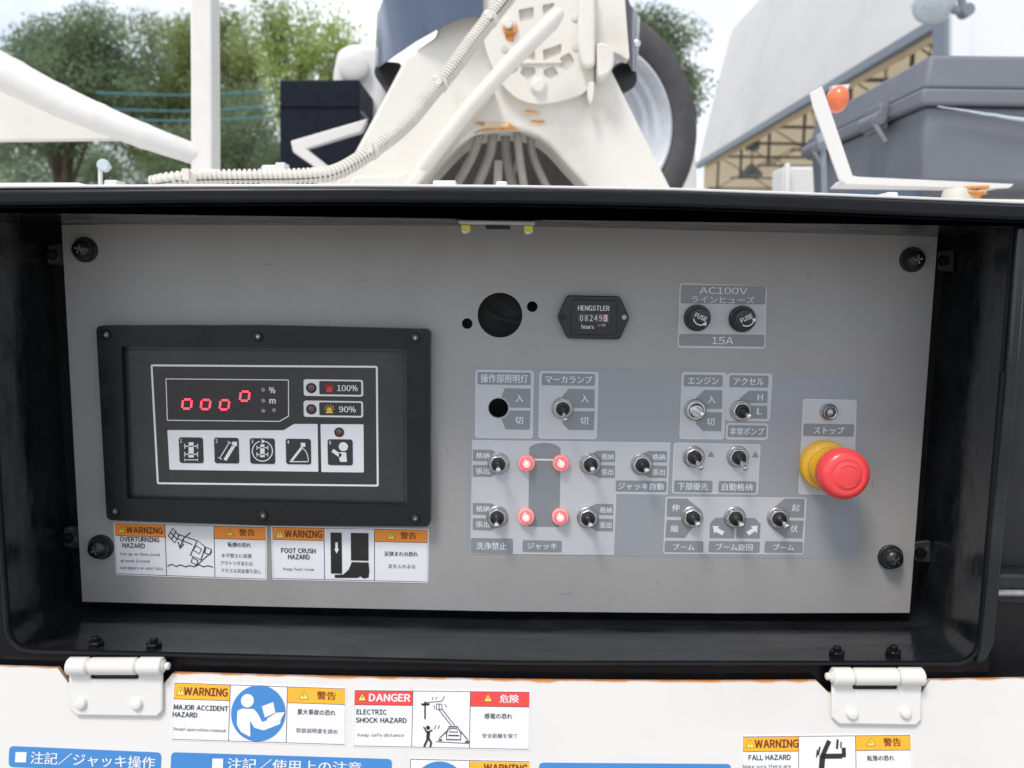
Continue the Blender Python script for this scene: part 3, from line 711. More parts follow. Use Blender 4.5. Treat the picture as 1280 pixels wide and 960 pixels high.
# ================================================================ STICKERS
def sticker(fr, quad, xs, hy, parent, hdr, word, words_ja, body_en, small_en, body_ja, small_ja, picto, name='warning_sticker', h=.0003, label=None,
            hdrtxt='ink_brown', wide=None):
    """three-field safety sticker. quad = outer corners (TL, TR, BR, BL) in pixels; xs = the two dividers as fractions; hy = header depth in pixels"""
    TL, TR, BR, BL = [Vector(p) for p in quad]
    def q(s, t): a_ = TL.lerp(TR, s); b_ = BL.lerp(BR, s); p = a_.lerp(b_, t); return (p.x, p.y)
    a = MB(); a.prism(fr, rounded(list(reversed(ppx(fr, quad, h))), .0012), .00003, h)
    o = a.build(name, 'sticker_white', parent, smooth=False, label=label)
    hgt = (BL-TL).length; wd = (TR-TL).length; th = hy/hgt
    rot = -math.degrees(math.atan2(TR.y-TL.y, TR.x-TL.x)) + math.degrees(ROLL)
    m = 1.6/wd; n_ = 1.6/hgt
    for s0, s1 in ((m, xs[0]), (xs[1], 1-m)):
        a = MB(); a.flat(fr, ppx(fr, [q(s0, n_), q(s0, th), q(s1, th), q(s1, n_)], h), h+.0001); a.build('header_band', hdr, o, smooth=False)
    a = MB()
    for s in xs: stroke(a, fr, [q(s, n_), q(s, 1-n_)], .7, h+.0002)
    stroke(a, fr, [q(m, n_), q(1-m, n_), q(1-m, 1-n_), q(m, 1-n_)], .6, h+.0002, closed=True)
    for s0, s1 in ((m, xs[0]), (xs[1], 1-m)): stroke(a, fr, [q(s0, th), q(s1, th)], .6, h+.0002)
    for s, y, sz in word[1]:      # alert triangles outline
        p = q(s, y); stroke(a, fr, [(p[0]-sz, p[1]+sz*.8), (p[0], p[1]-sz), (p[0]+sz, p[1]+sz*.8)], .8, h+.0004, closed=True)
        stroke(a, fr, [(p[0], p[1]-sz*.4), (p[0], p[1]+sz*.35)], 1, h+.0004)
    a.build('rule_lines', 'ink_black', o, smooth=False)
    for s, y, sz in word[1]:
        a = MB(); p = q(s, y); a.flat(fr, ppx(fr, [(p[0]-sz, p[1]+sz*.8), (p[0]+sz, p[1]+sz*.8), (p[0], p[1]-sz)], h), h+.0003)
        a.build('alert_triangle', 'sticker_yellow', o, smooth=False)
    a = MB(); p = q(word[2], word[3]); text(a, fr, word[0], p[0], p[1], word[4], word[5], h+.0003, .045, rot=rot)
    a.build('heading', hdrtxt, o, smooth=False); a = MB()
    p = q(words_ja[1], words_ja[2]); text(a, fr, words_ja[0], p[0], p[1], words_ja[3], words_ja[4], h+.0003, .025, rot=rot)
    a.build('heading', hdrtxt, o, smooth=False)
    a = MB()
    for tx, s, y, w_, hh_ in body_en: p = q(s, y); text(a, fr, tx, p[0], p[1], w_, hh_, h+.0003, .03, rot=rot)
    a.build('lettering', 'ink_black', o, smooth=False); a = MB()
    for tx, s, y, w_, hh_ in body_ja: p = q(s, y); text(a, fr, tx, p[0], p[1], w_, hh_, h+.0003, .015, rot=rot)
    a.build('lettering', 'ink_black', o, smooth=False)
    for sm in (small_en, small_ja):
        a = MB()
        for tx, s, y, w_, hh_ in sm: p = q(s, y); text(a, fr, tx, p[0], p[1], w_, hh_, h+.0003, .008, rot=rot)
        if a.v: a.build('small_print', 'ink_grey', o, smooth=False)
    a = MB(); b = MB(); picto(a, b, q, h+.0003)
    if a.v: a.build('pictogram', 'ink_black', o, smooth=False)
    if b.v: b.build('pictogram_ground', 'sticker_blue', o, smooth=False)
    return o
def S_(mb, fr, q, pts, w_, h, closed=False): stroke(mb, fr, [q(*p) for p in pts], w_, h, closed)

def pic_overturn(a, b, q, h):
    fr = PF
    S_(a, fr, q, [(.342, .80), (.37, .76), (.40, .80), (.43, .765), (.46, .80), (.49, .775), (.52, .79), (.55, .75), (.58, .79), (.61, .765), (.645, .79)], 1.3, h)
    # basket of four squares, tilted
    for (x, y) in ((205.5+8, 667.5), (218.5, 671.5), (210, 673.5), (215, 677)): pass
    S_(a, fr, q, [(.355, .23), (.385, .09), (.425, .22), (.395, .36)], 1.5, h, True)
    S_(a, fr, q, [(.370, .16), (.410, .29)], 1.3, h); S_(a, fr, q, [(.405, .155), (.375, .295)], 1.3, h)
    S_(a, fr, q, [(.42, .20), (.535, .30)], 1.2, h); S_(a, fr, q, [(.415, .28), (.51, .38)], 1.2, h)
    S_(a, fr, q, [(.545, .30), (.595, .42), (.565, .66), (.495, .58)], 1.4, h, True); S_(a, fr, q, [(.535, .40), (.57, .46), (.555, .55), (.515, .48)], 1.2, h, True)
    S_(a, fr, q, [(.60, .42), (.635, .46), (.625, .56), (.59, .53)], 1.4, h, True); S_(a, fr, q, [(.51, .62), (.545, .68), (.535, .76), (.50, .71)], 1.4, h, True)
    S_(a, fr, q, [(.53, .78), (.64, .50)], 1.1, h)
    S_(a, fr, q, [(.50, .16), (.455, .27), (.43, .44)], 1.5, h); S_(a, fr, q, [(.418, .34), (.43, .47), (.455, .37)], 1.5, h)
sticker(PF, [(141.8, 652.5), (333.4, 657.6), (333.6, 725.6), (145.2, 718.6)], (.335, .655), 17, panel, 'sticker_orange',
        ('WARNING', [(.05, .14, 4.5), (.80-.04, .14, 4.5)], .20, .14, 46, 8), ('警告', .87, .13, 20, 8.5),
        [('OVERTURNING', .165, .315, 49, 6), ('HAZARD', .125, .435, 28, 6)], [('Set up on firm, level', .165, .60, 50, 5), ('ground. Extend', .13, .73, 36, 5), ('outriggers or axle fully', .17, .86, 54, 5)],
        [('転倒の恐れ', .82, .36, 29, 6.2)], [('水平堅土に設置', .80, .56, 38, 5.4), ('アウトリガまたは', .80, .70, 40, 5.2), ('アクスル完全張り出し', .83, .84, 50, 5.4)], pic_overturn)
def pic_foot(a, b, q, h):
    fr = PF
    def pl(pts): a.flat(fr, [fr.uv(*q(*p), h) for p in pts], h)
    arrow = [(.405, .28), (.422, .28), (.422, .40), (.430, .40), (.4135, .49), (.397, .40), (.405, .40)]
    outer = [(.376, .10), (.376, .86), (.447, .86), (.447, .10)]
    a.flat(fr, [[fr.uv(*q(*p), h) for p in outer], [fr.uv(*q(*p), h) for p in arrow]], h)
    pl([(.505, .10), (.505, .61), (.617, .61), (.617, .10)])
    pl([(.510, .64), (.617, .64), (.622, .80), (.617, .92), (.585, .94), (.565, .90), (.548, .93), (.40, .94), (.40, .885), (.455, .875), (.49, .78)])
sticker(PF, [(338.7, 657.4), (536.2, 661.2), (535.2, 729), (340.6, 724.6)], (.335, .655), 17, panel, 'sticker_orange',
        ('WARNING', [(.055, .15, 5.5), (.76, .14, 5)], .205, .14, 47, 9), ('警告', .87, .13, 20, 8.5),
        [('FOOT CRUSH', .170, .45, 43, 6), ('HAZARD', .172, .565, 27, 6)], [('Keep feet clear', .170, .80, 39, 5)],
        [('足挟まれの恐れ', .825, .47, 42, 6.2)], [('足を入れるな', .83, .70, 34, 5.4)], pic_foot)

# ================================================================ CABINET (recess, frame, lip, hinge bodies)
FRY = -.080; FF = Frame((0, FRY, EYE.z))
cab = thing('equipment_cabinet', 'black steel recess and frame around the grey control panel with its top lip', 'cabinet', at(620, 900, FRY))
def loop3(fr, pts, r):
    q = [fr.uv(*p) for p in pts]; ro = rounded(q, r, 6); n_ = 7
    return [c for i in range(len(q)) for c in ([q[i]] if i in (0, 6) else ro[i*n_:(i+1)*n_])]
front = loop3(FF, [(-14, 266), (-8, 500), (12, 813), (640, 829), (1222, 829), (1250, 500), (1266, 284), (640, 269)], .017)
BF = Frame((0, .028, EYE.z))
back = loop3(BF, [(64, 284), (76, 500), (95, 751), (620, 762), (1144, 765), (1164, 500), (1183, 300), (640, 286)], .012)
a = MB(); n = len(front)
vs = [FF.w(*p, 0) for p in front]; mid = []
vs += [BF.w(*p, 0) for p in back]
a.add(vs, [(i, (i+1) % n, (i+1) % n+n, i+n) for i in range(n)])
o = a.build('recess_lining', 'black_lining', cab, angle=25)
a = MB(); a.flat(BF, list(reversed(back)), .0); a.build('recess_back', 'black_rubber', cab, smooth=False)
a = MB()
fro = [(-140, 238), (7, 236), (240, 233), (450, 232.4), (640, 233.5), (840, 237), (1060, 245), (1236, 252), (1236, 960), (620, 980), (-140, 960)]
fro = [(-140, 239), (7, 236.6), (240, 234), (450, 233.2), (640, 234.6), (840, 238), (1060, 246), (1285, 256), (1262, 500), (1237, 790), (1236, 870), (620, 890), (-140, 880)]
a.prism(FF, [[FF.uv(*p) for p in fro], front], -.003, 0)
a.build('front_frame', 'black_gloss', cab, bevel=.0008)
# rolled bead round the opening
a = MB(); pts = [FF.w(*p, .0005) for p in front[1:-8]]; a.tube(pts, .0019, 8, caps=False); a.build('rolled_edge', 'black_gloss', cab)
# right flange, worn grey
a = MB()
a.prism(FF, list(reversed([FF.uv(*p) for p in [(1267, 284), (1282, 284), (1266, 500), (1239, 800), (1229, 822), (1216, 827), (1222, 805), (1251, 500)]])), .0004, .0045)
a.build('side_flange', 'black_lining', cab, bevel=.0018, bseg=3)
# top lip: a folded drip edge standing proud
a = MB(); yt = [(-140, 240), (7, 237.5), (240, 234.6), (450, 233.8), (640, 235.2), (840, 238.8), (1060, 247), (1400, 261)]
LF = Frame((0, FRY-.010, EYE.z))
a.prism(LF, [LF.uv(x, y) for x, y in yt]+[LF.uv(x, y+19.5) for x, y in reversed(yt)], -.0095, 0)
a.build('top_lip', 'black_gloss', cab, bevel=.0022, bseg=4)
a = MB(); a.prism(LF, [LF.uv(x, y+20.4, -.003) for x, y in yt]+[LF.uv(x, y+25, -.003) for x, y in reversed(yt)], -.0095, -.003); a.build('drip_edge', 'black_gloss', cab, bevel=.0012, bseg=3)
# body above / behind the frame so the deck is solid
a = MB(); z0 = at(640, 236, FRY).z
a.box((-1.6, FRY+.0005, z0-.012), (1.6, 1.3, z0-.002)); a.build('cabinet_roof', 'white_paint', cab)
a = MB(); a.box((-1.2, FRY+.004, .72), (1.2, FRY+.008, at(620, 862, FRY).z)); a.build('lower_panel', 'black_gloss', cab)
# right neighbour bay seen past the frame
a = MB(); a.box((at(1240, 600, FRY).x+.012, FRY+.03, .8), (1.2, FRY+.034, z0-.013)); a.build('side_bay_back', 'black_rubber', cab)
a = MB(); p0 = at(1238, 712, FRY+.02); a.box((p0.x, FRY+.012, p0.z-.020), (p0.x+.3, FRY+.028, p0.z)); a.build('side_bay_rail', 'black_lining', cab, bevel=.002)
a = MB(); p0 = at(1236, 741, FRY+.01); a.tube([p0, p0+Vector((.2, 0, .002))], .0022, 10); a.build('side_bay_rod', 'steel_dull', cab)
# mounting tabs beside the panel, scuffed bare
for (x, y) in ((68, 318), (88, 672), (1181, 326), (1152, 690)):
    fr = Frame((0, .006, EYE.z)); s = 1 if x < 600 else -1
    a = MB(); a.prism(fr, rounded(ppx(fr, [(x-9, y-12), (x-9, y+12), (x+12*1, y+14), (x+12, y-14)]), .002), -.004, 0); a.build('mounting_tab', 'scuffed_black', cab, bevel=.0008)
    a = MB(); q = fr.uv(x-2, y); a.lathe(fr.w(*q, 0), fr.N, [(.004, 0), (.0036, .003), (.002, .0034)], 6); a.build('tab_bolt', 'black_gloss', cab)
# work lamp under the lip
WF = Frame((0, -.062, EYE.z))
wl_ = part('work_lamp', cab, WF.w(*WF.uv(620, 280), 0), 'slim work lamp with two yellow light diodes')
a = MB(); a.prism(WF, ppx(WF, [(686, 262), (560, 260), (568, 274.5), (678, 276)]), -.016, -.002); a.build('lamp_bracket', 'black_plastic', wl_, bevel=.0006, label='black folded lamp bracket')
a = MB(); a.prism(WF, rpx(WF, 573.6, 275.6, 668.6, 281.4, 1.5), -.006, .003); a.build('lamp_bar', 'glass_clear', wl_, bevel=.0005)
a = MB(); a.prism(WF, rpx(WF, 607, 281.6, 638, 286.4, 1.5), -.004, .0022); a.build('lamp_mount', 'black_rubber', wl_, bevel=.0004)
for x, y in ((582.4, 285.6), (660.6, 286.6)):
    a = MB(); a.prism(WF, rpx(WF, x-5.4, y-4.6, x+5.4, y+4.4, 1), -.005, .0022); a.build('light_diode', 'led_yellow', wl_, bevel=.0006)
    a = MB(); a.prism(WF, rpx(WF, x-4 if x > 600 else x-4, y+2.2, x+2.6, y+6, .8), -.004, .0028); a.build('diode_lens', 'counter_white', wl_, bevel=.0003)
# floor bolts in the recess in front of each hinge
for (x, y) in ((121, 808), (193, 810), (1045.5, 820), (1116, 819)):
    Yb = FRY+.012; p = at(x, y+4, Yb)
    a = MB(); a.lathe(p-Vector((0, 0, .001)), (0, 0, 1), [(.0062, 0), (.0062, .0016), (.0054, .002)], 16)
    a.lathe(p+Vector((0, 0, .001)), (0, 0, 1), [(.0050, 0), (.0050, .0042), (.0044, .0050)], 6); a.lathe(p+Vector((0, 0, .005)), (0, 0, 1), [(.0026, 0), (.0025, .0035), (.0018, .004)], 12)
    a.build('floor_bolt', 'black_gloss', cab, bevel=.0003)

# deck edge: white painted plate lying on the cabinet
DF = Frame((0, FRY-.004, EYE.z))
deck = MB(); yd = [(-200, 236), (7, 231), (240, 230.2), (450, 229.8), (640, 231), (840, 234.4), (1060, 242), (1400, 256)]
deck.prism(DF, [DF.uv(x, y) for x, y in yd]+[DF.uv(x, y+4.2) for x, y in reversed(yd)], -.020, 0)
tag(deck.build('deck_edge', 'white_paint', bevel=.0006), 'thin white painted deck edge running along the top of the black cabinet', 'deck edge')

# ================================================================ DOOR (folded down) with hinges and stickers
hp = at(620, 842, FRY-.006)
GF = Frame((0, FRY-.007, hp.z), tilt=R(12))
door = thing('cabinet_door', 'white painted cabinet door folded down with rusty upper edge, hinges and safety stickers', 'door', GF.w(0, -.2, 0))
dp = [(-140, 830), (6, 833), (72, 835), (85, 853), (203, 856), (216, 841), (330, 844.4), (480, 847.5), (640, 850), (800, 851.4), (900, 851.6), (1021, 851), (1036, 866), (1152, 866), (1163, 850), (1271, 848), (1420, 846)]
poly = [GF.uv(*p) for p in dp]; bl = -.235
outer = poly+[(poly[-1][0], bl), (poly[0][0], bl)]
# dense sheet near the edge so the rust attribute is smooth: rows stepped down from the edge
from bisect import bisect
N = 360; xs_ = [poly[0][0]+(poly[-1][0]-poly[0][0])*i/N for i in range(N+1)]
for p in poly: xs_.append(p[0])
xs_ = sorted(set(round(x, 6) for x in xs_))
def edge_y(x):
    for i in range(len(poly)-1):
        if poly[i][0]-1e-7 <= x <= poly[i+1][0]+1e-7:
            t = (x-poly[i][0])/(poly[i+1][0]-poly[i][0]+1e-12); return poly[i][1]+t*(poly[i+1][1]-poly[i][1])
    return poly[0][1]
rows = [0, .0006, .0015, .003, .005, .009, .02]
a = MB(); vs = []; ev = []
th_ = .003
for x in xs_:
    e = edge_y(x)
    vs.append(GF.w(x, e, -th_)); ev.append(1.0)
    for r_ in rows: vs.append(GF.w(x, e-r_, 0)); ev.append(max(0.0, 1-r_/.0030))
    vs.append(GF.w(x, bl, 0)); ev.append(0); vs.append(GF.w(x, bl, -th_)); ev.append(0)
nr = len(rows)+3; fs = []
for i in range(len(xs_)-1):
    for j in range(nr-1): fs.append((i*nr+j, i*nr+j+1, (i+1)*nr+j+1, (i+1)*nr+j))
    fs.append((i*nr+nr-1, i*nr, (i+1)*nr, (i+1)*nr+nr-1))
a.add(vs, fs); ds = a.build('door_skin', 'door_paint', door, angle=30)
at_ = ds.data.attributes.new('edge', 'FLOAT', 'POINT'); at_.data.foreach_set('value', ev)

def hinge(lx0, lx1, ty, by, kx0, kx1, bolts, pin_side, parent):
    """leaf with two knuckles, the middle knuckle of the fixed half, pin and two bolt heads"""
    H0 = .0006; TH = .0030
    o = part('hinge', parent, GF.w(*GF.uv((lx0+lx1)/2, by), 0))
    sx0, sy = kx0, ty+27
    lp = [(lx0, ty+8), (lx0, by-9), (lx0+9, by), (lx1-7, by+1.5), (lx1, by-6), (lx1, ty+8), (kx1, ty+8), (kx1, ty+27), (kx0, ty+27), (kx0, ty+8)]
    a = MB(); a.prism(GF, [GF.uv(*p, TH) for p in lp], H0, TH); a.build('hinge_leaf', 'white_paint', o, bevel=.0012, bseg=3)
    rad = .0051; ky = ty+10.5
    ax = lambda x: GF.w(*GF.uv(x, ky, .004), .004)
    for (x0, x1, rr_) in ((lx0, kx0-1.2, rad*1.04), (kx1+1.2, lx1+1, rad*1.04), (kx0+.6, kx1-.6, rad)):
        p0, p1 = ax(x0), ax(x1); p1.y = p0.y; 
        a = MB(); a.lathe(p0, p1-p0, [(rr_-.0008, 0), (rr_, .0008), (rr_, (p1-p0).length-.0008), (rr_-.0008, (p1-p0).length)], 28); a.build('hinge_knuckle', 'cream_paint' if rr_ == rad else 'white_paint', o)
    for x in (kx0-.4, kx1+.4):
        p0 = ax(x-.9); a = MB(); a.lathe(p0, (1, 0, 0), [(rad*.9, 0), (rad*.9, .001)], 20); a.build('knuckle_gap', 'cream_shade', o)
    p0 = ax(lx1+1 if pin_side > 0 else lx0); a = MB()
    a.lathe(p0, (pin_side, 0, 0), [(.0036, -.001), (.0036, .0008), (.0022, .0014), (.0022, .0034), (.0014, .004)], 14); a.build('hinge_pin', 'cream_paint', o)
    for bx, by_ in bolts:
        q = GF.uv(bx, by_, TH); O = GF.w(*q, TH); a = MB()
        a.lathe(O, GF.N, [(.0036, -.0005), (.0034, .0015), (.0026, .0024), (.0012, .0028)], 14); a.build('hinge_bolt', 'white_paint', o, bevel=.0004)
    return o
hinge(85.5, 203, 822, 895, 112.5, 172.5, [(101.8, 879), (171.4, 880)], 1, door)
hinge(1040, 1152.6, 835, 906, 1066.5, 1122.5, [(1064.8, 892), (1131.6, 891)], -1, door)
# added black strips: shade of the open hinge slots put in as colour
for x0, x1, y in ((108, 176, 842), (1062, 1126, 856)):
    a = MB(); a.prism(GF, rpx(GF, x0, y-3, x1, y+10, 0, .0004), .0002, .0004); a.build('slot_shade', 'black_rubber', door, smooth=False)

def pic_read(a, b, q, h):
    fr = GF; cx, cy = .496, .49
    P = lambda s, t: fr.uv(*q(s, t), h)
    c = P(cx, cy); kk = fr.k(320, 890, h)
    b.flat(fr, circ(c, 34*kk, 48), h)
def white_man(o, q, h, fr=GF, part_=1):
    a = MB(); P = lambda pts: [fr.uv(*q(*p), h+.0002) for p in pts]
    c = fr.uv(*q(.432, .28), h); a.flat(fr, circ(c, 8.2*fr.k(300, 880, h), 20), h+.0002)
    a.flat(fr, rounded(P([(.375, .46), (.40, .42), (.47, .42), (.495, .50), (.52, .64), (.60, .54), (.625, .58), (.625, .66), (.53, .78), (.475, .74), (.45, .62), (.455, .90), (.40, .82), (.375, .70)]), .0006), h+.0002)
    a.flat(fr, P([(.515, .37), (.58, .29), (.595, .47), (.535, .56)]), h+.0002)
    a.flat(fr, [fr.uv(*q(*p), h+.0004) for p in [(.60, .47), (.648, .455), (.625, .60), (.56, .66), (.545, .58)]], h+.0004)
    a.build('reader_figure', 'white_print', o, smooth=False)
qd = [(216.5, 852), (433, 859.5), (431.7, 932.3), (213.5, 925.5)]
s1 = sticker(GF, qd, (.33, .66), 21.5, door, 'sticker_amber',
        ('WARNING', [(.045, .16, 5.5), (.775-.02, .16, 5.5)], .19, .155, 55, 9.5), ('警告', .885, .15, 24, 10),
        [('MAJOR ACCIDENT', .166, .43, 68, 6), ('HAZARD', .075, .555, 31, 6)], [('Read operation manual', .165, .81, 66, 5.2)],
        [('重大事故の恐れ', .83, .44, 48, 7)], [('取扱説明書を読め', .835, .76, 52, 6)], pic_read)
TLq = [Vector(p) for p in qd]
def qf(s, t): a_ = TLq[0].lerp(TLq[1], s); b_ = TLq[3].lerp(TLq[2], s); p = a_.lerp(b_, t); return (p.x, p.y)
white_man(s1, qf, .0006)
def pic_shock(a, b, q, h):
    fr = GF; S = lambda pts, w_, c=False: S_(a, fr, q, pts, w_, h, c)
    S([(.405, .20), (.407, .50)], 1.8); S([(.385, .25), (.43, .245)], 2.6); S([(.40, .22), (.50, .19)], .8); S([(.50, .19), (.515, .10)], .8)
    S([(.47, .24), (.50, .24), (.50, .33), (.47, .33)], 1, True); S([(.485, .24), (.485, .33)], .8); S([(.455, .25), (.46, .33)], .8); S([(.515, .24), (.53, .29)], .8)
    S([(.45, .12), (.445, .17)], .8); S([(.47, .12), (.465, .16)], .8)
    S([(.485, .34), (.555, .60)], 1); S([(.50, .32), (.575, .60)], 1)
    S([(.545, .62), (.59, .62), (.61, .72), (.61, .84), (.53, .84), (.53, .72)], 1.4, True); S([(.55, .65), (.585, .65), (.595, .71), (.545, .71)], 1.1, True)
    S([(.49, .82), (.53, .70)], 1.2); S([(.65, .84), (.61, .70)], 1.2); S([(.485, .85), (.505, .85)], 2); S([(.635, .87), (.66, .87)], 2); S([(.54, .77), (.60, .77)], 1.5)
    S([(.47, .88), (.66, .90)], .8); S([(.47, .60), (.46, .67)], .9); S([(.49, .60), (.48, .66)], .9)
    c = fr.uv(*q(.425, .645), h); a.flat(fr, circ(c, 2.6*fr.k(535, 900, h), 12), h)
    S([(.428, .70), (.425, .83)], 4.2); S([(.425, .83), (.405, .97)], 2.6); S([(.43, .83), (.445, .90), (.44, .97)], 2.6); S([(.43, .72), (.45, .68)], 1.8); S([(.42, .73), (.41, .68), (.40, .63)], 1.8)
sticker(GF, [(441.9, 861.4), (663.4, 863.6), (662.2, 938.4), (440, 933.8)], (.335, .66), 19.5, door, 'sticker_red',
        ('DANGER', [(.05, .14, 5), (.76, .13, 5)], .205, .14, 52, 9), ('危険', .88, .135, 24, 10),
        [('ELECTRIC', .105, .39, 38, 6), ('SHOCK HAZARD', .16, .53, 64, 6)], [('Keep safe distance', .16, .79, 58, 5.2)],
        [('感電の恐れ', .82, .43, 35, 6.6)], [('安全距離を保て', .83, .76, 44, 5.8)], pic_shock, name='danger_sticker', hdrtxt='white_print')
def pic_fall(a, b, q, h):
    fr = GF; S = lambda pts, w_, c=False: S_(a, fr, q, pts, w_, h, c)
    S([(.515, .10), (.475, .35)], 5.5); S([(.475, .35), (.465, .70)], 7); S([(.465, .36), (.59, .36)], 6); S([(.60, .22), (.60, .38)], 5); S([(.565, .08), (.56, .24)], 2.6); S([(.585, .12), (.583, .22)], 1.6)
    S([(.46, .20), (.45, .34)], 2); S([(.445, .25), (.44, .38)], 1.6)
sticker(GF, [(927.3, 919.6), (1139.3, 917.4), (1142, 992), (926, 994)], (.335, .67), 20, door, 'sticker_amber',
        ('WARNING', [(.05, .145, 5.4), (.77-.01, .135, 5.2)], .205, .14, 55, 9.5), ('警告', .885, .135, 22, 10),
        [('FALL HAZARD', .165, .37, 53, 6)], [('Make sure there are', .15, .52, 60, 5.2), ('no gaps at the gate', .15, .66, 58, 5)],
        [('転落の恐れ', .815, .40, 34, 6.6)], [('扉を閉めて使え', .83, .76, 44, 5.8)], pic_fall)
# fourth sticker, mostly below the picture: blue disc and header
q4 = [(512, 948), (663, 951.4), (662, 1022), (510, 1018)]
a = MB(); a.prism(GF, list(reversed(ppx(GF, q4, .0003))), .00003, .0003); s4 = a.build('warning_sticker', 'sticker_white', door, smooth=False)
a = MB(); stroke(a, GF, [(513, 949), (586, 950.6), (662, 952.2)], .7, .0005); stroke(a, GF, [(513, 949), (511.5, 1017)], .7, .0005); stroke(a, GF, [(587, 950.8), (586, 1018)], .7, .0005); a.build('rule_lines', 'ink_black', s4, smooth=False)
a = MB(); a.flat(GF, cpx(GF, 549, 987, 34, .0004, 48), .0004); a.build('blue_disc', 'sticker_blue', s4, smooth=False)
a = MB(); a.flat(GF, ppx(GF, [(587.4, 951.6), (586.8, 972), (661.6, 973.8), (662, 953.2)], .0004), .0004); a.build('header_band', 'sticker_amber', s4, smooth=False)
a = MB(); text(a, GF, 'WARNING', 632, 960.2, 55, 9, .0006, .045, rot=-.5); a.build('heading', 'ink_brown', s4, smooth=False)
# blue heading strips
for quad, tx, cx, cy, w_, h_ in (([(11.6, 932.6), (201.6, 940.8), (201, 962), (11, 958)], '注記／ジャッキ操作', 116, 950.4, 156, 15), ([(214, 940.4), (490, 949), (489, 972), (213, 966)], '注記／使用上の注意', 368, 957.6, 168, 15), ([(674, 953.4), (914, 955.2), (914, 980), (673, 978)], '', 790, 972, 150, 14)):
    TL = Vector(quad[0]); TR = Vector(quad[1]); rot = -math.degrees(math.atan2(TR.y-TL.y, TR.x-TL.x))+.78
    yb = 1045; qq = [quad[0], quad[1], (quad[1][0]-1, quad[1][1]+26), (quad[0][0]-1, quad[0][1]+26)]
    a = MB(); a.prism(GF, rounded(list(reversed(ppx(GF, qq, .0003))), .0028, 5), .00003, .0003); o = a.build('heading_strip', 'sticker_blue', door, smooth=False, label='blue heading strip with white lettering' if tx else None)
    if tx:
        a = MB(); text(a, GF, tx, cx, cy, w_, h_, .0005, .012, rot=rot)
        sx = cx-w_/2-12 if tx[3] == 'ジ' else cx-w_/2-12; sy = cy-(12+w_/2)*math.tan(R(-rot))*1.0
        sy = cy-(w_/2+12)*((TR.y-TL.y)/(TR.x-TL.x))
        a.flat(GF, rpx(GF, sx-6.5, sy-6.5, sx+6.5, sy+6.5, .3, .0005), .0005); a.build('lettering', 'white_print', o, smooth=False)

# ================================================================ BEHIND THE DECK
TF = Frame((0, .80, EYE.z))
turret = thing('boom_turret', 'cream painted cast boom turret with rust spots and arched opening behind the cabinet', 'turret', at(640, 300, .8))
# main front plate with the arch
arch = [(505, 262), (528, 236), (545, 212), (560, 195), (575, 180), (592, 168), (610, 163), (627, 161.5), (645, 162), (660, 165), (674, 171), (687, 181), (699, 194), (711, 208), (724, 222), (737, 237), (752, 262)]
plate_o = [(860, 262), (839, 236), (765, 88), (758, 60), (744, 50), (735, -60), (560, -60), (545, 45), (505, 72), (500, 84), (470, 140), (443, 190), (420, 226), (398, 262)]
lp = [TF.uv(*p) for p in plate_o]+[TF.uv(*p) for p in arch]
a = MB(); a.prism(TF, lp, -.11, 0); a.build('front_plate', 'cream_paint', turret, bevel=.006, bseg=3)
a = MB(); BF2 = Frame((0, 1.12, EYE.z)); a.prism(BF2, [BF2.uv(*p) for p in [(500, 330), (770, 330), (740, 120), (690, 90), (560, 90), (520, 140)]], -.02, 0); a.build('inner_wall', 'arch_brown', turret, bevel=.004)  # wall coloured dark brown to carry the shade inside the arch
# casting with recessed pockets standing on the plate
TF2 = Frame((0, .782, EYE.z))
pockets = [[(656, 63), (668, 61), (669.5, 76), (662, 74), (652, 67)], [(678, 62), (692, 58), (702, 54), (701, 66), (680, 76)], [(650, 91), (654, 83), (668, 84), (670, 91), (659, 100)], [(679, 87.5), (691.5, 82), (698.6, 92), (688.4, 99), (680, 94)],
           [(700, 72), (712, 65), (718, 76), (709, 88), (701, 84)], [(648, 12), (667, 8), (667, 24), (650, 27)], [(678, 6), (694, 3), (690, 10), (679, 18)], [(637, 84), (646, 78), (648, 87), (640, 93)]]
casting_o = [(598, -60), (600, 20), (606, 60), (622, 100), (646, 124), (673, 131), (702, 126), (728, 118), (742, 104), (745, 50), (746, -60)]
a = MB(); pk_ = [rounded([TF2.uv(*p) for p in q], .0025, 3) for q in pockets]
a.prism(TF2, [list(reversed(rounded([TF2.uv(*p) for p in casting_o], .02)))]+pk_, -.02, .0); a.build('gear_casting', 'cream_paint', turret)
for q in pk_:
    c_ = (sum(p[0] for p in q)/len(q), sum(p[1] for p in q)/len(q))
    a = MB(); a.flat(TF2, [(c_[0]+(p[0]-c_[0])*1.03, c_[1]+(p[1]-c_[1])*1.03) for p in q], -.006); a.build('casting_pocket', 'cream_shade', turret, smooth=False)  # darker cream puts the pocket shade into the floor colour
def stud(x, y, rp_, hgt, nm='boss', mt='cream_paint', fr=TF2, seg=24, base=0):
    q = fr.uv(x, y, hgt); k_ = fr.k(x, y); a = MB(); a.lathe(fr.w(*q, base), fr.N, [(rp_*k_, -.004), (rp_*k_, hgt*.75), (rp_*k_*.85, hgt)], seg); return a.build(nm, mt, turret, bevel=.001)
stud(673.3, 107, 10.5, .004); stud(673.3, 107, 8, .009, 'boss_cap'); stud(630.6, 61, 4.2, .002, 'boss', 'cream_shade'); stud(719, 59, 4.2, .002, 'boss', 'cream_shade'); stud(719, 22.6, 4.4, .002, 'boss', 'cream_shade')
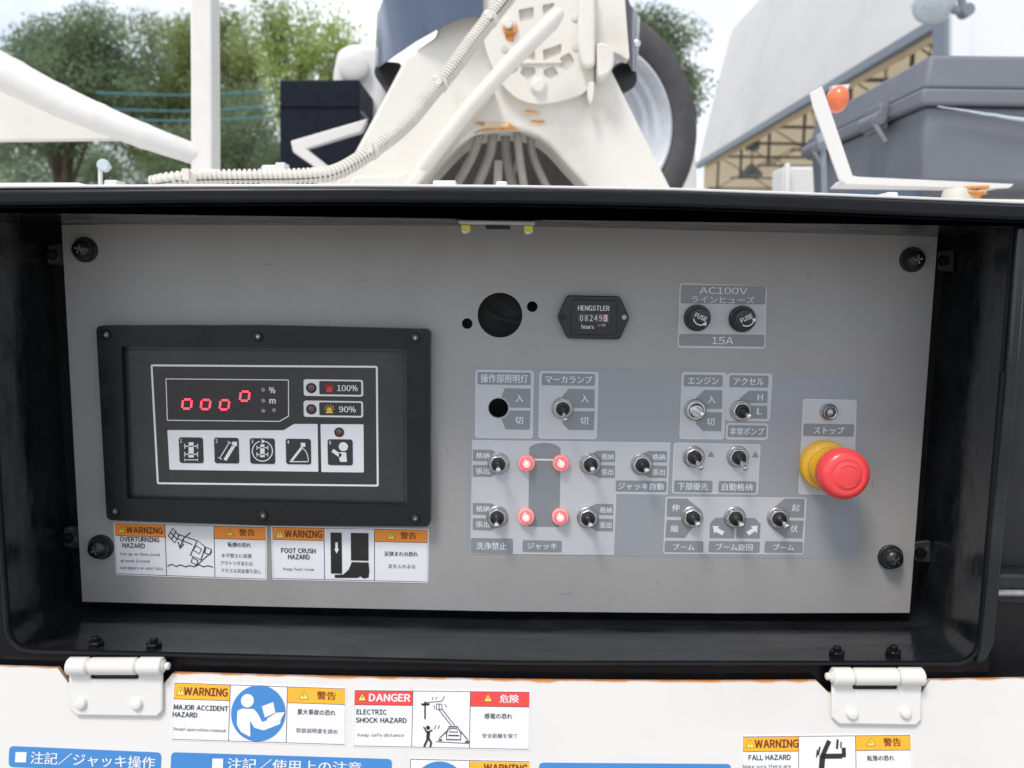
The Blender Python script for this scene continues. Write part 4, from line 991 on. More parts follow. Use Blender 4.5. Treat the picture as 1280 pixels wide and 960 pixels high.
for nm_, pp_, hh_ in (('hydraulic_block', [(723, -20), (742, -20), (743, 30), (743, 88), (726, 88), (721, 60)], .020), ('lower_lug', [(735, 104), (742, 104), (741, 122), (737, 134), (733, 120)], .012),
                      ('elbow_cover', [(744, 58), (757, 60), (765, 68), (766, 84), (760, 98), (745, 104)], .026), ('side_plate', [(742, -40), (779, -40), (784, 30), (788, 76), (774, 66), (744, 58)], -.004)):
    a = MB(); a.prism(TF2, rounded([TF2.uv(*p) for p in pp_], .010, 5), -.03, hh_); a.build(nm_, 'cream_paint', turret, bevel=.005, bseg=3)
a = MB(); a.bar(TF2.w(*TF2.uv(648, 79), .002), TF2.w(*TF2.uv(702, 78), .002), .004, .004); a.build('casting_rib', 'cream_paint', turret, bevel=.001)
# diagonal stay, upper part round, lower part a welded rib
TF3 = Frame((0, .72, EYE.z))
P3 = lambda x, y, h=0: TF3.w(*TF3.uv(x, y, h), h)
a = MB(); a.tube([P3(702, 14), P3(697, 18), P3(690, 27), P3(637, 79), P3(590, 131), at(548, 186, .735), at(500, 250, .79)], [.006, .0105, .0125, .0125, .012, .012, .012], 18); a.build('diagonal_stay', 'cream_paint', turret)
RFm = Frame((0, .78, EYE.z))
a = MB(); a.prism(RFm, [RFm.uv(*p) for p in [(612, 104), (619, 112), (592, 150), (560, 192), (528, 232), (505, 262), (478, 262), (520, 222), (556, 178), (590, 134)]], -.02, .035); a.build('welded_rib', 'cream_paint', turret, bevel=.004, bseg=3)
a = MB(); a.prism(RFm, rounded([RFm.uv(*p) for p in [(444, 222), (500, 221), (512, 214), (540, 262), (430, 262)]], .01), -.02, .02); a.build('foot_pad', 'cream_paint', turret, bevel=.004)
# rust
TFr = Frame((0, .7985, EYE.z))
for cx_, cy_, w_, h_ in ((663, 141, 14, 5), (672, 153, 12, 4), (600, 154, 9, 3), (622, 157, 24, 5), (591, 141, 6, 3)):
    ps_ = [(cx_+w_*math.cos(R(t_))*rnd.uniform(.7, 1.1), cy_+h_*math.sin(R(t_))*rnd.uniform(.6, 1.2)) for t_ in range(0, 360, 18)]
    a = MB(); fz = Frame((0, .7992, EYE.z)); a.flat(fz, [fz.uv(*p) for p in ps_], 0); a.build('rust_halo', 'rust_stain', turret, smooth=False)
def rust_patch(pts, fr=TFr, m='rust', nm='rust_patch'):
    c = Vector((sum(p[0] for p in pts)/len(pts), sum(p[1] for p in pts)/len(pts))); rp_ = []
    n_ = len(pts)
    for i in range(n_):
        A = Vector(pts[i]); B = Vector(pts[(i+1) % n_])
        for k_ in range(4):
            p = A.lerp(B, k_/4); p = c+(p-c)*(1+rnd.uniform(-.22, .18)); rp_.append((p.x, p.y))
    a = MB(); a.flat(fr, [fr.uv(*p) for p in rp_], .0); return a.build(nm, m, turret, smooth=False)
rust_patch([(656, 138), (670, 139), (669, 140.5), (658, 140)]); rust_patch([(664, 150), (681, 150.6), (680, 153.6), (665, 152.6)]); rust_patch([(596, 152), (607, 152.6), (606, 155), (598, 155)]); rust_patch([(588, 139), (594, 139), (594, 141), (589, 141)])
a = MB(); a.tube([TF.w(*TF.uv(x, y, .001), .0005) for x, y in ((592, 166.6), (603, 163), (615, 161.6), (628, 160.6), (640, 160.8), (650, 162))], [.0005, .0016, .0012, .0020, .0014, .0005], 8); a.build('rust_line', 'rust', turret)
rust_patch([(628, 159), (641, 159), (637, 153), (634, 160)])
fr_ = Frame((0, .757, EYE.z))
q = TF2.uv(637, 33); a = MB(); k_ = TF2.k(637, 33)
pts = [TF2.w(q[0]+8*k_*math.cos(R(t_)), q[1]+8*k_*math.sin(R(t_)), .004) for t_ in range(185, 390, 15)]; a.tube(pts, [.001+.003*math.sin(math.pi*i/(len(pts)-1)) for i in range(len(pts))], 8); a.build('rust_ring', 'rust', turret)
stud(635, 28, 6.5, .012, 'rusty_bolt', 'cream_paint')
rust_patch([(630, 40), (645, 40), (641, 52), (634, 51)], Frame((0, .7812, EYE.z)))

# hoses through the arch
HFm = Frame((0, .98, EYE.z)); Ph = lambda x, y, Y: at(x, y, Y)
for i, (x0, x1, xb, r_) in enumerate(((612, 588, 552, .0078), (624, 610, 583, .0085), (629, 634, 648, .0080), (643, 650, 660, .0070), (657, 668, 698, .0068), (651, 646, 630, .0035))):
    Yh = .825+.02*(i % 3)
    a = MB(); a.tube(smooth_path([Ph(x0, 120, Yh+.05), Ph((x0+x1)/2, 165, Yh), Ph(x1, 200, Yh), Ph(xb, 262, Yh)], 5), r_, 12)
    o = a.build('hydraulic_hose', 'grey_hose')
    desc = ['leftmost thick grey hose fanning out through the turret arch', 'second thick grey hose from the left in the turret arch', 'middle grey hose hanging nearly straight down in the turret arch', 'grey hose just right of the middle one in the turret arch',
            'rightmost grey hose leaning right in the turret arch', 'thin grey hose squeezed between the middle hoses in the arch'][i]
    tag(o, desc, 'hose', 'hydraulic hoses running through the turret arch')
a = MB(); A_ = at(618, 196, .9); a.prism(Frame((0, .90, EYE.z)), rounded(ppx(Frame((0, .90, EYE.z)), [(618, 200), (628, 200), (627, 262), (616, 262)]), .003), -.01, 0)
tag(a.build('valve_bracket', 'white_paint', bevel=.002), 'small white upright bracket between the hoses in the turret arch', 'bracket')

# corrugated conduit
hpts = [at(x, y, Y) for x, y, Y in ((190, 229, .30), (215, 224, .30), (262, 221.5, .32), (330, 221, .34), (390, 219.5, .36), (425, 213, .38), (470, 185, .42), (508, 154, .47), (538, 118, .52), (563, 89, .55), (595, 46, .59), (627, 6, .62), (690, -70, .64))]
cond = thing('corrugated_conduit', 'ivory corrugated cable conduit curving up over the turret from the deck', 'conduit', hpts[4])
sp = smooth_path(hpts, 30)
cum = [0]
for i in range(1, len(sp)): cum.append(cum[-1]+(sp[i]-sp[i-1]).length)
def along(d):
    i = min(max(bisect(cum, d)-1, 0), len(sp)-2); t_ = (d-cum[i])/max(cum[i+1]-cum[i], 1e-9); return sp[i].lerp(sp[i+1], t_)
tot = cum[-1]; pitch = .0052; nn = int(tot/pitch); pts = []; rad = []
for i in range(nn):
    f = i/nn; r_ = .0076+.0036*min(1, f*1.5)
    for q_, m_ in ((0, .76), (.15, 1), (.6, 1), (.75, .76)): pts.append(along((i+q_)*pitch)); rad.append(r_*m_)
a = MB(); a.tube(pts, rad, 14); a.build('corrugated_tube', 'ivory_hose', cond, angle=60)
a = MB(); sl = []
for i in range(0, nn, 3):
    p = along(i*pitch); d = (along(i*pitch+.004)-p).normalized(); side = d.cross(Vector((0, -1, 0))).normalized()
    if side.z > 0: side = -side
    r_ = .0076+.0036*min(1, i/nn*1.5); sl.append(p+side*r_*.45+Vector((0, -1, 0))*r_*.93)
a.tube(sl, .0007, 6); a.build('slit_seam', 'ink_black', cond)
for f in (.055, .355, .60, .80):
    p = along(tot*f); d = (along(tot*f+.004)-p).normalized(); r_ = (.0076+.0036*min(1, f*1.5))*1.06
    a = MB(); a.lathe(p-d*.004, d, [(r_, 0), (r_*1.05, .001), (r_*1.05, .007), (r_, .008)], 18); a.bar(p+Vector((0, -r_*1.1, -.004)), p+Vector((0, -r_*1.1, .008)), .007, .005); a.build('cable_tie', 'ivory_hose', cond)

# cowl over the turret: bent plate
cowl = thing('turret_cowl', 'blue grey glossy sheet metal cowl round the top of the turret', 'cowl', at(600, 60, .95))
def ribbon(mb, Fa, rowsA, th=.004):
    """rowsA: list of (top pixel, bottom pixel, Y)"""
    vs = []; fs = []
    for (tp, bt, Y) in rowsA:
        A = at(*tp, Y); B = at(*bt, Y); vs += [A, B, A+Vector((0, th, 0)), B+Vector((0, th, 0))]
    for i in range(len(rowsA)-1):
        p, q_ = 4*i, 4*i+4
        fs += [(p, p+1, q_+1, q_), (p+2, q_+2, q_+3, p+3), (p, q_, q_+2, p+2), (p+1, p+3, q_+3, q_+1)]
    fs += [(0, 2, 3, 1), (4*(len(rowsA)-1), 4*(len(rowsA)-1)+1, 4*(len(rowsA)-1)+3, 4*(len(rowsA)-1)+2)]
    mb.add(vs, fs)
a = MB(); ribbon(a, None, [((471, 16), (468.6, 88), 1.05), ((474, 12), (474, 83), .92), ((482, -10), (492, 70), .84), ((500, -40), (520, 51), .79), ((520, -60), (545, 37), .772), ((560, -70), (566, 26), .765), ((585, -70), (585, 21), .765), ((604, -70), (604, 19), .77)]); a.build('cowl_left', 'blue_grey_paint', cowl, angle=50)
a = MB(); ribbon(a, None, [((775, -30), (785, 78), .80), ((788, 6), (790, 88), .82), ((797, 18), (795, 90), .86), ((800, 22), (798, 74), .94)]); a.build('cowl_right', 'blue_grey_paint', cowl, angle=30)
a = MB(); F9 = Frame((0, .97, EYE.z)); a.prism(F9, rounded([F9.uv(*p) for p in [(467, 84), (480, 76), (503, 78), (498, 92), (486, 109), (476, 104), (468, 95)]], .01), -.2, 0); a.build('left_bumper', 'black_rubber', cowl, bevel=.004)
a = MB(); a.lathe(at(780, 96, .86), (0.25, -1, 0), [(.024, -.14), (.024, 0), (.021, .004)], 28); a.build('right_bumper', 'black_rubber', cowl)
a = MB(); a.lathe(at(796, 55, .80), (0, -1, 0), [(.006, 0), (.006, .005), (.003, .007)], 8); a.build('cowl_bolt', 'chrome', cowl)

# wheel beyond the turret
wc = at(741, 160, 2.45)
wheel = thing('truck_wheel', 'large grey rubber tyre on a silver rim standing behind the turret', 'wheel', wc)
ax_ = Vector((.42, -1, 0.02)).normalized()
a = MB(); a.lathe(wc, ax_, [(r_*.90, h_*.89) for r_, h_ in [(.300, -.10), (.335, -.12), (.40, -.125), (.435, -.10), (.452, -.06), (.455, 0), (.452, .06), (.437, .095), (.41, .115), (.36, .118), (.325, .108), (.305, .09), (.300, .08)]], 72, False, False); a.build('tyre', 'tyre_rubber', wheel, angle=40)
a = MB(); a.lathe(wc, ax_, [(r_*.89, h_*.89) for r_, h_ in [(.305, .10), (.312, .106), (.300, .110), (.290, .095), (.284, .06), (.262, .055), (.255, .02), (.235, .015), (.225, .0), (.19, .02), (.15, .045), (.11, .05)]], 64, False, True); a.build('rim', 'rim_silver', wheel, angle=28)

# dark box with white bracket on the left
F20 = Frame((0, 1.5, EYE.z))
a = MB(); a.prism(F20, [F20.uv(*p) for p in [(349.6, 262), (449, 262), (449, 99.4), (349.4, 99.8)]], -.25, 0)
nb = thing('control_box', 'black square control box standing left of the turret', 'box', at(400, 262, 1.5))
a.build('box_body', 'navy_box', nb, bevel=.004)
a = MB(); a.prism(F20, ppx(F20, [(350.6, 133.4), (448, 133), (448, 131.4), (350.6, 131.8)]), 0, .004); a.build('lid_seam', 'black_gloss', nb)
F17 = Frame((0, 1.25, EYE.z))
a = MB(); a.prism(F17, [F17.uv(*p) for p in [(363, 176), (460, 148), (452, 165), (383, 186), (408, 206), (440, 262), (400, 262), (392, 208), (366, 190)]], -.02, 0)
tag(a.build('angle_bracket', 'white_paint', bevel=.003), 'white bent flat bracket in front of the black control box', 'bracket')
a = MB(); a.tube([at(452, 140, 1.3), at(461, 152, 1.25)], .003, 8); tag(a.build('thin_cable', 'ink_black'), 'short thin black cable beside the black control box', 'cable')
# rounded white tank
tk = thing('white_tank', 'white rounded tank behind the black control box', 'tank', at(440, 200, 1.7))
F24 = Frame((0, 1.7, EYE.z))
a = MB(); a.prism(F24, rounded([F24.uv(*p) for p in [(413, 300), (414, 95), (420, 62), (436, 53), (466, 53), (480, 70), (484, 300)]], .03, 6), -.35, 0); a.build('tank_shell', 'white_paint', tk, bevel=.03, bseg=5)
a = MB(); a.lathe(at(441, 82, 1.68), (0, -1, 0), [(.040, -.02), (.040, .001), (.034, .005), (.012, .006)], 28); a.build('tank_cap', 'white_paint', tk)
# left side white pipe gantry
post = thing('boom_support_post', 'white painted upright square post with diagonal boom arm on the left', 'post', at(251, 240, .62))
Fp = Frame((0, .62, EYE.z))
a = MB(); a.prism(Fp, [Fp.uv(*p) for p in [(238, 262), (265.4, 262), (264.6, 100), (263.4, -60), (236.6, -60), (238, 100)]], -.035, 0); a.build('upright', 'white_paint', post, bevel=.003, bseg=3)
base_c = at(256, 222, .60)
a = MB(); a.prism(Frame((0, .59, EYE.z)), rounded(ppx(Frame((0, .59, EYE.z)), [(247, 211), (247, 262), (275, 262), (272, 211)]), .004), -.03, 0); a.build('post_foot', 'white_paint', post, bevel=.003)
arm = [at(x, y, Y) for x, y, Y in ((-80, 47, .60), (7, 92, .60), (70, 124, .60), (125, 148, .60), (185, 172, .61), (250, 195, .635))]
a = MB(); sp2 = smooth_path(arm, 12); rr2 = []
for i in range(len(sp2)):
    f = i/(len(sp2)-1); rr2.append((.0275*(1-f)+.0145*f)*(1+.045*max(0, math.sin(f*34))**4))
a.tube(sp2, rr2, 20); a.build('diagonal_arm', 'white_paint', post, angle=60)
a = MB(); Fq = Frame((0, .70, EYE.z)); a.prism(Fq, ppx(Fq, [(-120, 40), (-120, 176), (150, 173.4), (160, 173)]), -.02, 0); a.build('gusset_plate', 'cream_paint', post, bevel=.001)
a = MB(); a.lathe(at(268, 220, .56), (0, -1, 0), [(.002, 0), (.002, .003)], 10); a.build('foot_bolt', 'ink_black', post)
# small lamp on the deck and blocks
sl_ = thing('deck_lamp', 'tiny white lamp head on a thin stalk at the left deck edge', 'lamp', at(126, 235, .5))
a = MB(); a.tube([at(125.5, 262, .5), at(125.5, 210, .5)], .0026, 10); a.build('stalk', 'white_paint', sl_)
a = MB(); a.lathe(at(130, 207, .5), (.3, -1, 0), [(.006, -.012), (.0078, -.006), (.0078, .004), (.006, .006)], 20); a.build('lamp_head', 'glass_clear', sl_)
for (x0, x1, y0, Y, lb) in ((130, 146, 225, .3, 'small white block beside the tiny deck lamp on the left'), (541, 570, 225.4, .05, 'small white block on the deck edge in front of the left side of the arch'), (620, 634, 226.4, .05, 'small white block on the deck edge below the middle of the arch'), (1109, 1123, 240, .05, 'small white bolt cap on the deck edge under the grey storage box'), (344, 356, 203, .45, 'tall white block behind the conduit beside the black control box')):
    F_ = Frame((0, Y, EYE.z)); a = MB(); a.prism(F_, rounded(ppx(F_, [(x0, y0), (x0, 275), (x1, 275), (x1, y0)]), .0015), -.02, 0)
    tag(a.build('deck_block', 'white_paint', bevel=.0008), lb, 'block')
F_ = Frame((0, .5, EYE.z)); a = MB(); a.prism(F_, rounded(ppx(F_, [(326, 206), (326, 275), (365, 275), (362, 214), (350, 206)]), .004), -.03, 0); tag(a.build('clamp_block', 'white_paint', bevel=.002), 'low white clamp block behind the conduit left of the angle bracket', 'block')
F_ = Frame((0, .12, EYE.z)); a = MB(); a.prism(F_, ppx(F_, [(-100, 228.4), (-100, 262), (108, 262), (104, 231), (96, 227.8)]), -.05, 0); tag(a.build('deck_cover', 'white_paint', bevel=.002), 'flat white cover plate on the far left of the deck', 'cover')

# grey storage box on the right
cfx, cfz0, cfz1 = at(1149, 228, .95).x, at(1149, 228, .95).z, at(1149, 67, .95).z
zl = at(1149, 132, .95).z
sb = thing('storage_box', 'large grey plastic storage box with overhanging lid on the right of the deck', 'storage box', (cfx+.2, 1.2, cfz0))
a = MB(); y1 = 1.50
a.add([(cfx+.012, .962, cfz0), (cfx+.9, .962, cfz0), (cfx+.9, y1, cfz0), (cfx+.012, y1, cfz0), (cfx, .95, zl), (cfx+.9, .95, zl), (cfx+.9, y1+.01, zl), (cfx, y1+.01, zl)], [(0, 3, 2, 1), (4, 5, 6, 7), (0, 1, 5, 4), (1, 2, 6, 5), (2, 3, 7, 6), (3, 0, 4, 7)]); a.build('box_body', 'box_grey', sb, bevel=.010, bseg=3)
zr = at(1149, 110, .94).z
a = MB(); a.box((cfx-.012, .938, zl+.0005), (cfx+.92, y1+.02, zr)); a.build('lid_rim', 'box_grey', sb, bevel=.005, bseg=3)
a = MB(); a.add([(cfx-.006, .944, zr), (cfx+.9, .944, zr), (cfx+.9, y1+.012, zr), (cfx-.006, y1+.012, zr), (cfx+.004, .952, cfz1), (cfx+.89, .952, cfz1), (cfx+.89, y1, cfz1), (cfx+.004, y1, cfz1)], [(0, 3, 2, 1), (4, 5, 6, 7), (0, 1, 5, 4), (1, 2, 6, 5), (2, 3, 7, 6), (3, 0, 4, 7)]); a.build('lid', 'box_grey', sb, bevel=.008, bseg=3)
for yy in (1.10, 1.42):
    a = MB(); a.box((cfx-.03, yy-.035, zl-.02), (cfx-.012, yy+.035, zl+.03)); a.tube([(cfx-.03, yy-.04, zl+.0), (cfx-.03, yy+.04, zl)], .014, 14); a.bar((cfx-.04, yy-.03, zl-.004), (cfx-.02, yy-.05, zl-.05), .01); a.build('latch', 'box_grey', sb, bevel=.003)
# plastic wrap strip
a = MB(); pts = [at(1172+i*12, 133+i*1.9+rnd.uniform(-.6, .6), .935) for i in range(14)]; a.tube(pts, [.001+.004*(i/14) for i in range(14)], 8); a.build('plastic_wrap', 'glass_clear', sb)
# bracket with amber marker lamp
F11 = Frame((0, .45, EYE.z))
mk = thing('marker_bracket', 'white flat bar bracket with orange marker lamp left of the storage box', 'bracket', at(1210, 240, .45))
bp_ = [(1013, 116), (1028, 107.4), (1066, 219.6), (1074, 221), (1268, 230), (1262, 235), (1230, 236.4), (1058, 230.4), (1049, 224), (1017, 134)]
a = MB(); a.prism(F11, [F11.uv(*p) for p in reversed(bp_)], -.004, 0); a.build('flat_bar', 'white_paint', mk, bevel=.0008)
a = MB(); a.prism(F11, [F11.uv(*p) for p in [(1066, 221), (1262, 229.6), (1262, 233), (1056, 230)]], -.05, -.004); a.build('flat_bar_foot', 'white_paint', mk, bevel=.001)
a = MB(); a.sphere(at(1047, 124, .47), .0165, sx=.8, sz=1.0); a.build('amber_lens', 'amber_lens', mk)
a = MB(); a.prism(Frame((0, .463, EYE.z)), rounded(ppx(Frame((0, .463, EYE.z)), [(1040, 107), (1062, 105), (1060, 111), (1042, 113)]), .001), -.01, 0); a.build('lens_cap', 'counter_white', mk)
a = MB(); p = at(1200, 243, .44); a.lathe(p-Vector((0, 0, .03)), (0, 0, 1), [(.020, 0), (.020, .030), (.018, .036)], 24); a.build('rubber_foot', 'cream_shade', mk)
a = MB(); p = at(1216, 240, .43); a.lathe(p-Vector((0, 0, .012)), (0, 0, 1), [(.009, -.01), (.009, .008), (.015, .009), (.015, .012)], 18); a.bar(p+Vector((-.012, -.004, .004)), p+Vector((.014, -.004, .005)), .004, .012); a.build('rusty_stud', 'rust', mk, bevel=.001)
a = MB(); F12 = Frame((0, 1.0, EYE.z)); a.prism(F12, ppx(F12, [(1030, 262), (1160, 262), (1150, 236), (1105, 232), (1030, 243)]), -.05, 0); a.build('bracket_base', 'blue_grey_paint', mk)
a = MB(); a.tube([at(1026, 172, .8), at(1030, 182, .78)], .009, 14); a.tube([at(1029, 184, .79), at(1031, 262, .79)], .005, 10); tag(a.build('mirror_arm', 'eave_steel'), 'small round dark fitting behind the marker bracket', 'fitting')
# white low box in the distance between turret and bracket
F40 = Frame((0, 4.0, EYE.z)); a = MB(); a.prism(F40, ppx(F40, [(979, 300), (1050, 300), (1050, 208), (979, 208)]), -.2, 0)
a.prism(F40, ppx(F40, [(979, 300), (985, 300), (985, 205), (979, 205)]), 0, .05); tag(a.build('white_cabin', 'white_paint', bevel=.02), 'white box shaped cabin seen between the warehouse and the marker bracket', 'cabin')
F41 = Frame((0, 3.4, EYE.z)); a = MB(); a.prism(F41, ppx(F41, [(845, 300), (872, 300), (871, 205), (866, 160), (858, 200)]), -.3, 0); tag(a.build('white_board', 'white_paint', bevel=.01), 'white upright board edge just right of the grey tyre', 'board')

# ================================================================ WAREHOUSE
YF = 33.0
pe = at(872, 206, YF); pk = at(914, 38, YF); pk2 = at(948, 14, YF)
ez = pe.z; shed = None
nearE = at_z(1196, 12, ez)
wh = thing('warehouse', 'large pale grey open sided warehouse with beige lining and dark roof trusses', 'warehouse', (pe.x+12, 22, 0))
W = 26.0
prof_l = [(pe.x, pe.z), (pe.x+(pk.x-pe.x)*.5, pe.z+(pk.z-pe.z)*.53), (pk.x, pk.z), (pk2.x, pk2.z), (pe.x+W/2, pk2.z+3.2)]
def mir(p): return (2*(pe.x+W/2)-p[0], p[1])
prof_ = prof_l+[mir(p) for p in reversed(prof_l[:-1])]
dxn = nearE.x-pe.x; YN = nearE.y
def loft(mb, prof, off=0.0, y0=YF, y1=YN, seg=16, flip=False):
    n_ = len(prof); vs = []; fs = []
    for j in range(seg+1):
        f = j/seg; Y = y0+(y1-y0)*f
        for (x, z) in prof: vs.append((x+dxn*f, Y, z-off))
    for j in range(seg):
        for i in range(n_-1):
            q_ = (j*n_+i, j*n_+i+1, (j+1)*n_+i+1, (j+1)*n_+i); fs.append(tuple(reversed(q_)) if flip else q_)
    mb.add(vs, fs)
a = MB(); loft(a, prof_); a.build('roof', 'roof_membrane', wh, smooth=False)
inner = [(x+(.25 if i < len(prof_)//2 else -.25), z-.22) for i, (x, z) in enumerate(prof_)]
a = MB(); loft(a, inner, flip=True); a.build('roof_lining', 'liner_beige', wh, smooth=False)
a = MB(); a.bar((pe.x, YF, pe.z-.05), (nearE.x, YN, pe.z-.05), .2, .2); a.build('eave_beam', 'eave_steel', wh)
FWf = Frame((0, YF-.3, 0))
a = MB(); gw = [(x, z) for x, z in inner]; a.add([(p[0], YF-.1, p[1]) for p in gw]+[(gw[-1][0], YF-.1, 0), (gw[0][0], YF-.1, 0)], [tuple(reversed(range(len(gw)+2)))]); a.build('end_wall', 'liner_beige', wh, smooth=False)
# wall boards: horizontal battens on the end wall
a = MB()
for i in range(3): a.bar((pe.x+.4, YF-.25, 1.6+i*1.9), (pe.x+W-.4, YF-.25, 1.6+i*.9), .06)
a.build('wall_battens', 'truss_steel', wh)
nT = 6
for j in range(nT):
    f = (j+.25)/nT; Y = YF-.8+(YN+1-YF)*f; dx = dxn*f; a = MB(); zb = ez+.1; xs2 = []
    L0, L1 = pe.x+dx+.1, pe.x+dx+W-.1; nb_ = 12
    def topz(x):
        xx = x-dx
        for i in range(len(inner)-1):
            if inner[i][0] <= xx <= inner[i+1][0]: t_ = (xx-inner[i][0])/(inner[i+1][0]-inner[i][0]); return inner[i][1]+t_*(inner[i+1][1]-inner[i][1])-.15
        return zb+.2
    a.bar((L0, Y, zb), (L1, Y, zb), .08, .08); a.bar((L0, Y, zb-1.2), (L1, Y, zb-1.2), .05, .05)
    pr = None
    for i in range(nb_+1):
        x = L0+.35+(L1-L0-.7)*i/nb_
        if i % 3 == 0: a.bar((x, Y, zb-1.2), (x, Y, zb), .07)
        if pr: a.bar((pr, Y, zb), (x, Y, topz(x)), .03) if i % 2 else a.bar((pr, Y, topz(pr)), (x, Y, zb), .03); a.bar((pr, Y, topz(pr)), (x, Y, topz(x)), .06); a.bar((pr, Y, zb-1.2), (x, Y, zb), .03); a.bar((pr, Y, zb), (x, Y, zb-1.2), .03)
        pr = x
    a.build('roof_truss', 'truss_steel', wh)
for zz, xx in ((ez+1.9, .75), (ez+3.6, 1.1), (pk2.z-.1, 3.2), (pk2.z+.9, 6.0)):
    a = MB(); a.bar((pe.x+xx, YF, zz), (pe.x+xx+dxn, YN, zz), .09); a.build('purlin', 'truss_steel', wh)
# pendant lamp
p = at(939, 216, 29); a = MB(); a.lathe(p, (0, 0, 1), [(.42, -.12), (.38, 0), (.16, .22), (.08, .3)], 20); a.bar(p+Vector((0, 0, .3)), p+Vector((0, 0, 1.9)), .05); a.box((p.x-.2, p.y-.2, p.z+.8), (p.x+.2, p.y+.2, p.z+1.3)); a.build('pendant_lamp', 'eave_steel', wh)
# near column and pale end wall
F15 = Frame((0, YN-.5, EYE.z))
a = MB(); a.prism(F15, ppx(F15, [(1190, 12), (1190, 300), (1213, 300), (1213, 4)]), -.3, 0); a.build('column', 'roof_sheet', wh)
a = MB(); a.prism(F15, ppx(F15, [(1184, 20), (1184, 300), (1190, 300), (1190, 16)]), -.5, -.1); a.build('column_flange', 'eave_steel', wh)
a = MB(); a.prism(F15, ppx(F15, [(1217, -120), (1217, 330), (1450, 330), (1450, -120)]), -.4, -.2); a.build('near_end_wall', 'roof_sheet', wh)
# floodlight near the column
fl = thing('flood_lamp', 'glass floodlight with steel arm above the grey storage box at the upper right', 'floodlight', at(1170, 10, 6))
p = at(1166, 4, 6); a = MB(); a.lathe(p, (-.5, -1, -.4), [(.16, -.12), (.15, -.03), (.13, 0), (.03, .02)], 24); a.build('lamp_glass', 'glass_clear', fl)
a = MB(); a.bar(p+Vector((.1, .1, .02)), at(1207, 16, 6.1), .05); a.lathe(at(1207, 14, 6.1), (0, -1, 0), [(.05, -.05), (.05, .05)], 12); a.tube([at(1204, 12, 6.1), at(1196, -30, 6.1)], .03, 8); a.build('lamp_arm', 'eave_steel', fl)

# ================================================================ TREES
rng = np.random.default_rng(5)
def leaf_mesh(name, centers, radii, per, size, matn, parent, origin, elong=1.0, up=0.0):
    Vv = []; 
    tot_ = 0; Cs = []
    size *= .72; per *= 3.0
    for c_, r_ in zip(centers, radii):
        n_ = int(per*r_**2); d = rng.normal(size=(n_, 3)); d /= np.linalg.norm(d, axis=1)[:, None]
        rr_ = r_*(rng.random(n_)**.45); Cs.append(np.array(c_)+d*rr_[:, None]*np.array([1, 1, elong]))
    Cn = np.concatenate(Cs); n_ = len(Cn)
    A = rng.normal(size=(n_, 3)); A[:, 2] += up; A /= np.linalg.norm(A, axis=1)[:, None]
    B = rng.normal(size=(n_, 3)); B -= (B*A).sum(1)[:, None]*A; B /= np.linalg.norm(B, axis=1)[:, None]
    s_ = size*(.6+.8*rng.random(n_))[:, None]
    P = np.stack([Cn-A*s_, Cn+B*s_*.45, Cn+A*s_, Cn-B*s_*.45], 1).reshape(-1, 3)-np.array(origin)
    me = bpy.data.meshes.new(name); me.vertices.add(len(P)); me.vertices.foreach_set('co', P.ravel().astype(np.float32))
    me.loops.add(4*n_); me.loops.foreach_set('vertex_index', np.arange(4*n_, dtype=np.int32)); me.polygons.add(n_)
    me.polygons.foreach_set('loop_start', np.arange(0, 4*n_, 4, dtype=np.int32)); me.polygons.foreach_set('loop_total', np.full(n_, 4, dtype=np.int32))
    me.materials.append(M[matn]); me.update(); me.validate()
    o = bpy.data.objects.new(name, me); COL.objects.link(o); put(o, origin, parent); return o
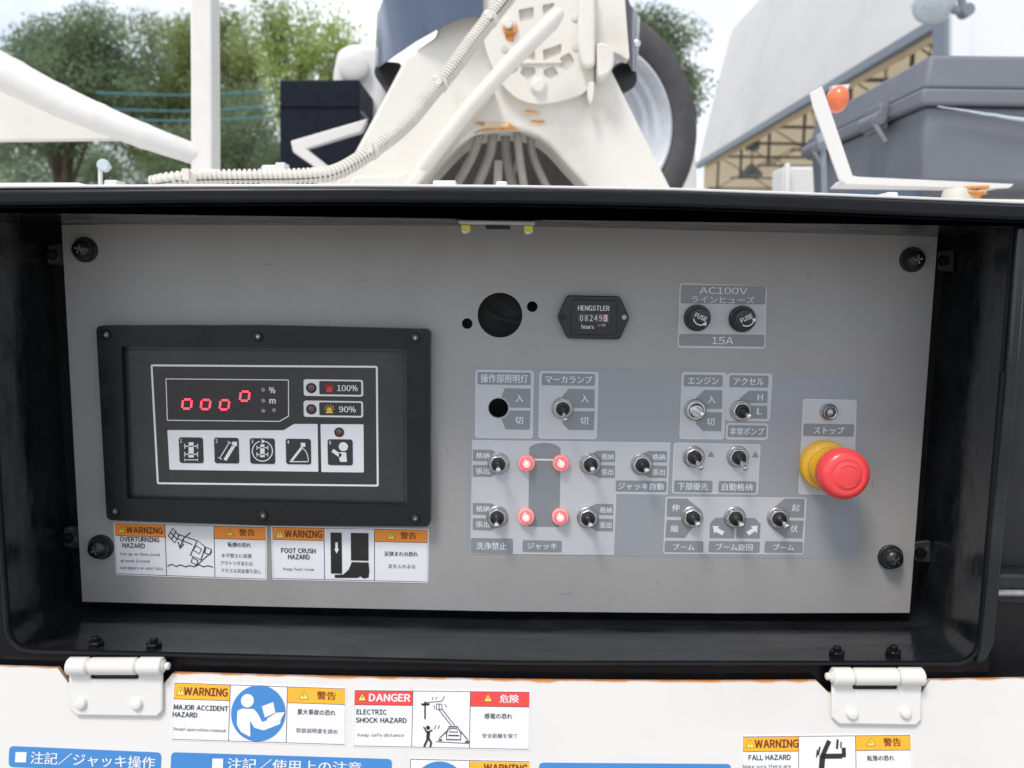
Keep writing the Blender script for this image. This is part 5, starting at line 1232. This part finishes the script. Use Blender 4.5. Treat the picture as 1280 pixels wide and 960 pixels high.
def tree(px, Y, blobs, label, matn, per=330, size=.07, clumps=26, cr=(.55, 1.0), name='broadleaf_tree', elong=.8, up=0.0):
    b0 = at(px, 300, Y); base = Vector((b0.x, Y, 0)); t = thing(name, label, 'tree', base, 'trees beyond the truck')
    cs = []; rs = []
    for (x, y, rx, ry) in blobs:
        for _ in range(clumps):
            while True:
                a_, b_, c_ = rnd.uniform(-1, 1), rnd.uniform(-1, 1), rnd.uniform(-1, 1)
                if a_*a_+b_*b_+c_*c_ < 1: break
            p = at(x+a_*rx, y+b_*ry, Y+c_*rx*Y/FPX*.8); cs.append(tuple(p)); rs.append(rnd.uniform(*cr))
    tr = MB(); top = at(blobs[0][0], blobs[0][1], Y)
    tr.tube(smooth_path([base, base.lerp(top, .35)+Vector((.15, 0, 0)), base.lerp(top, .7), top], 5), [.32-.26*i/15 for i in range(16)], 10)
    tk_ = smooth_path([base, base.lerp(top, .35)+Vector((.15, 0, 0)), base.lerp(top, .7), top], 5)
    tr.build('trunk', 'bark', t)
    li = MB()
    for i in range(0, len(cs), 5):
        c_ = Vector(cs[i]); s0 = tk_[rnd.randint(6, 13)]; m_ = s0.lerp(c_, .5)+Vector((0, 0, -.25))
        li.tube(smooth_path([s0, m_, c_], 3), [.09-.075*k_/6 for k_ in range(7)], 6)
    li.build('limbs', 'bark', t)
    leaf_mesh('crown', cs, rs, per, size, matn, t, top, elong, up)
    return t
tree(70, 24, [(70, 100, 85, 60), (120, 62, 85, 45), (45, 160, 75, 55), (130, 120, 80, 50)], 'tall dark green tree on the far left behind the diagonal arm', 'leaf_deep', clumps=24, per=230, size=.085)
tree(205, 26, [(205, 72, 80, 70), (190, 150, 85, 60), (285, 90, 45, 75), (240, 120, 70, 60)], 'big olive green tree rising behind the white upright post', 'leaf_olive', clumps=24, per=210, size=.085)
tree(300, 23, [(300, 170, 55, 55), (250, 205, 70, 40)], 'lower dark tree to the right of the white upright post', 'leaf_deep', clumps=16, per=230, size=.08)
tree(372, 17, [(372, 95, 42, 70), (345, 50, 24, 45), (400, 60, 26, 45), (425, 90, 24, 34)], 'bright yellow green feathery tree behind the black control box', 'leaf_bright', clumps=17, per=330, size=.065, cr=(.22, .5), name='feathery_tree', elong=1.7, up=1.5)
tree(835, 22, [(835, 70, 38, 50), (815, 50, 26, 35), (850, 110, 22, 30)], 'small dark tree between the tyre and the warehouse', 'leaf_deep', clumps=15, per=260, size=.075, cr=(.4, .75))
tree(140, 30, [(80, 215, 110, 28), (220, 215, 100, 28), (330, 210, 60, 30)], 'low dark shrubbery tree line under the left trees', 'leaf_deep', clumps=26, per=200, size=.09, name='hedge_tree')
# overhead cables in teal sheathing
for i, (y0, y1, lb) in enumerate(((116, 114, 'topmost thin teal cable crossing in front of the left trees'), (136, 133, 'middle thin teal cable crossing in front of the left trees'), (148, 146, 'lowest thin teal cable crossing in front of the left trees'))):
    a = MB(); a.tube(smooth_path([at(120, y0, 12), at(230, y0+3, 12), at(345, y1, 12)], 8), .014, 6); tag(a.build('overhead_cable', 'net_teal'), lb, 'cable', 'teal cables in front of the trees')
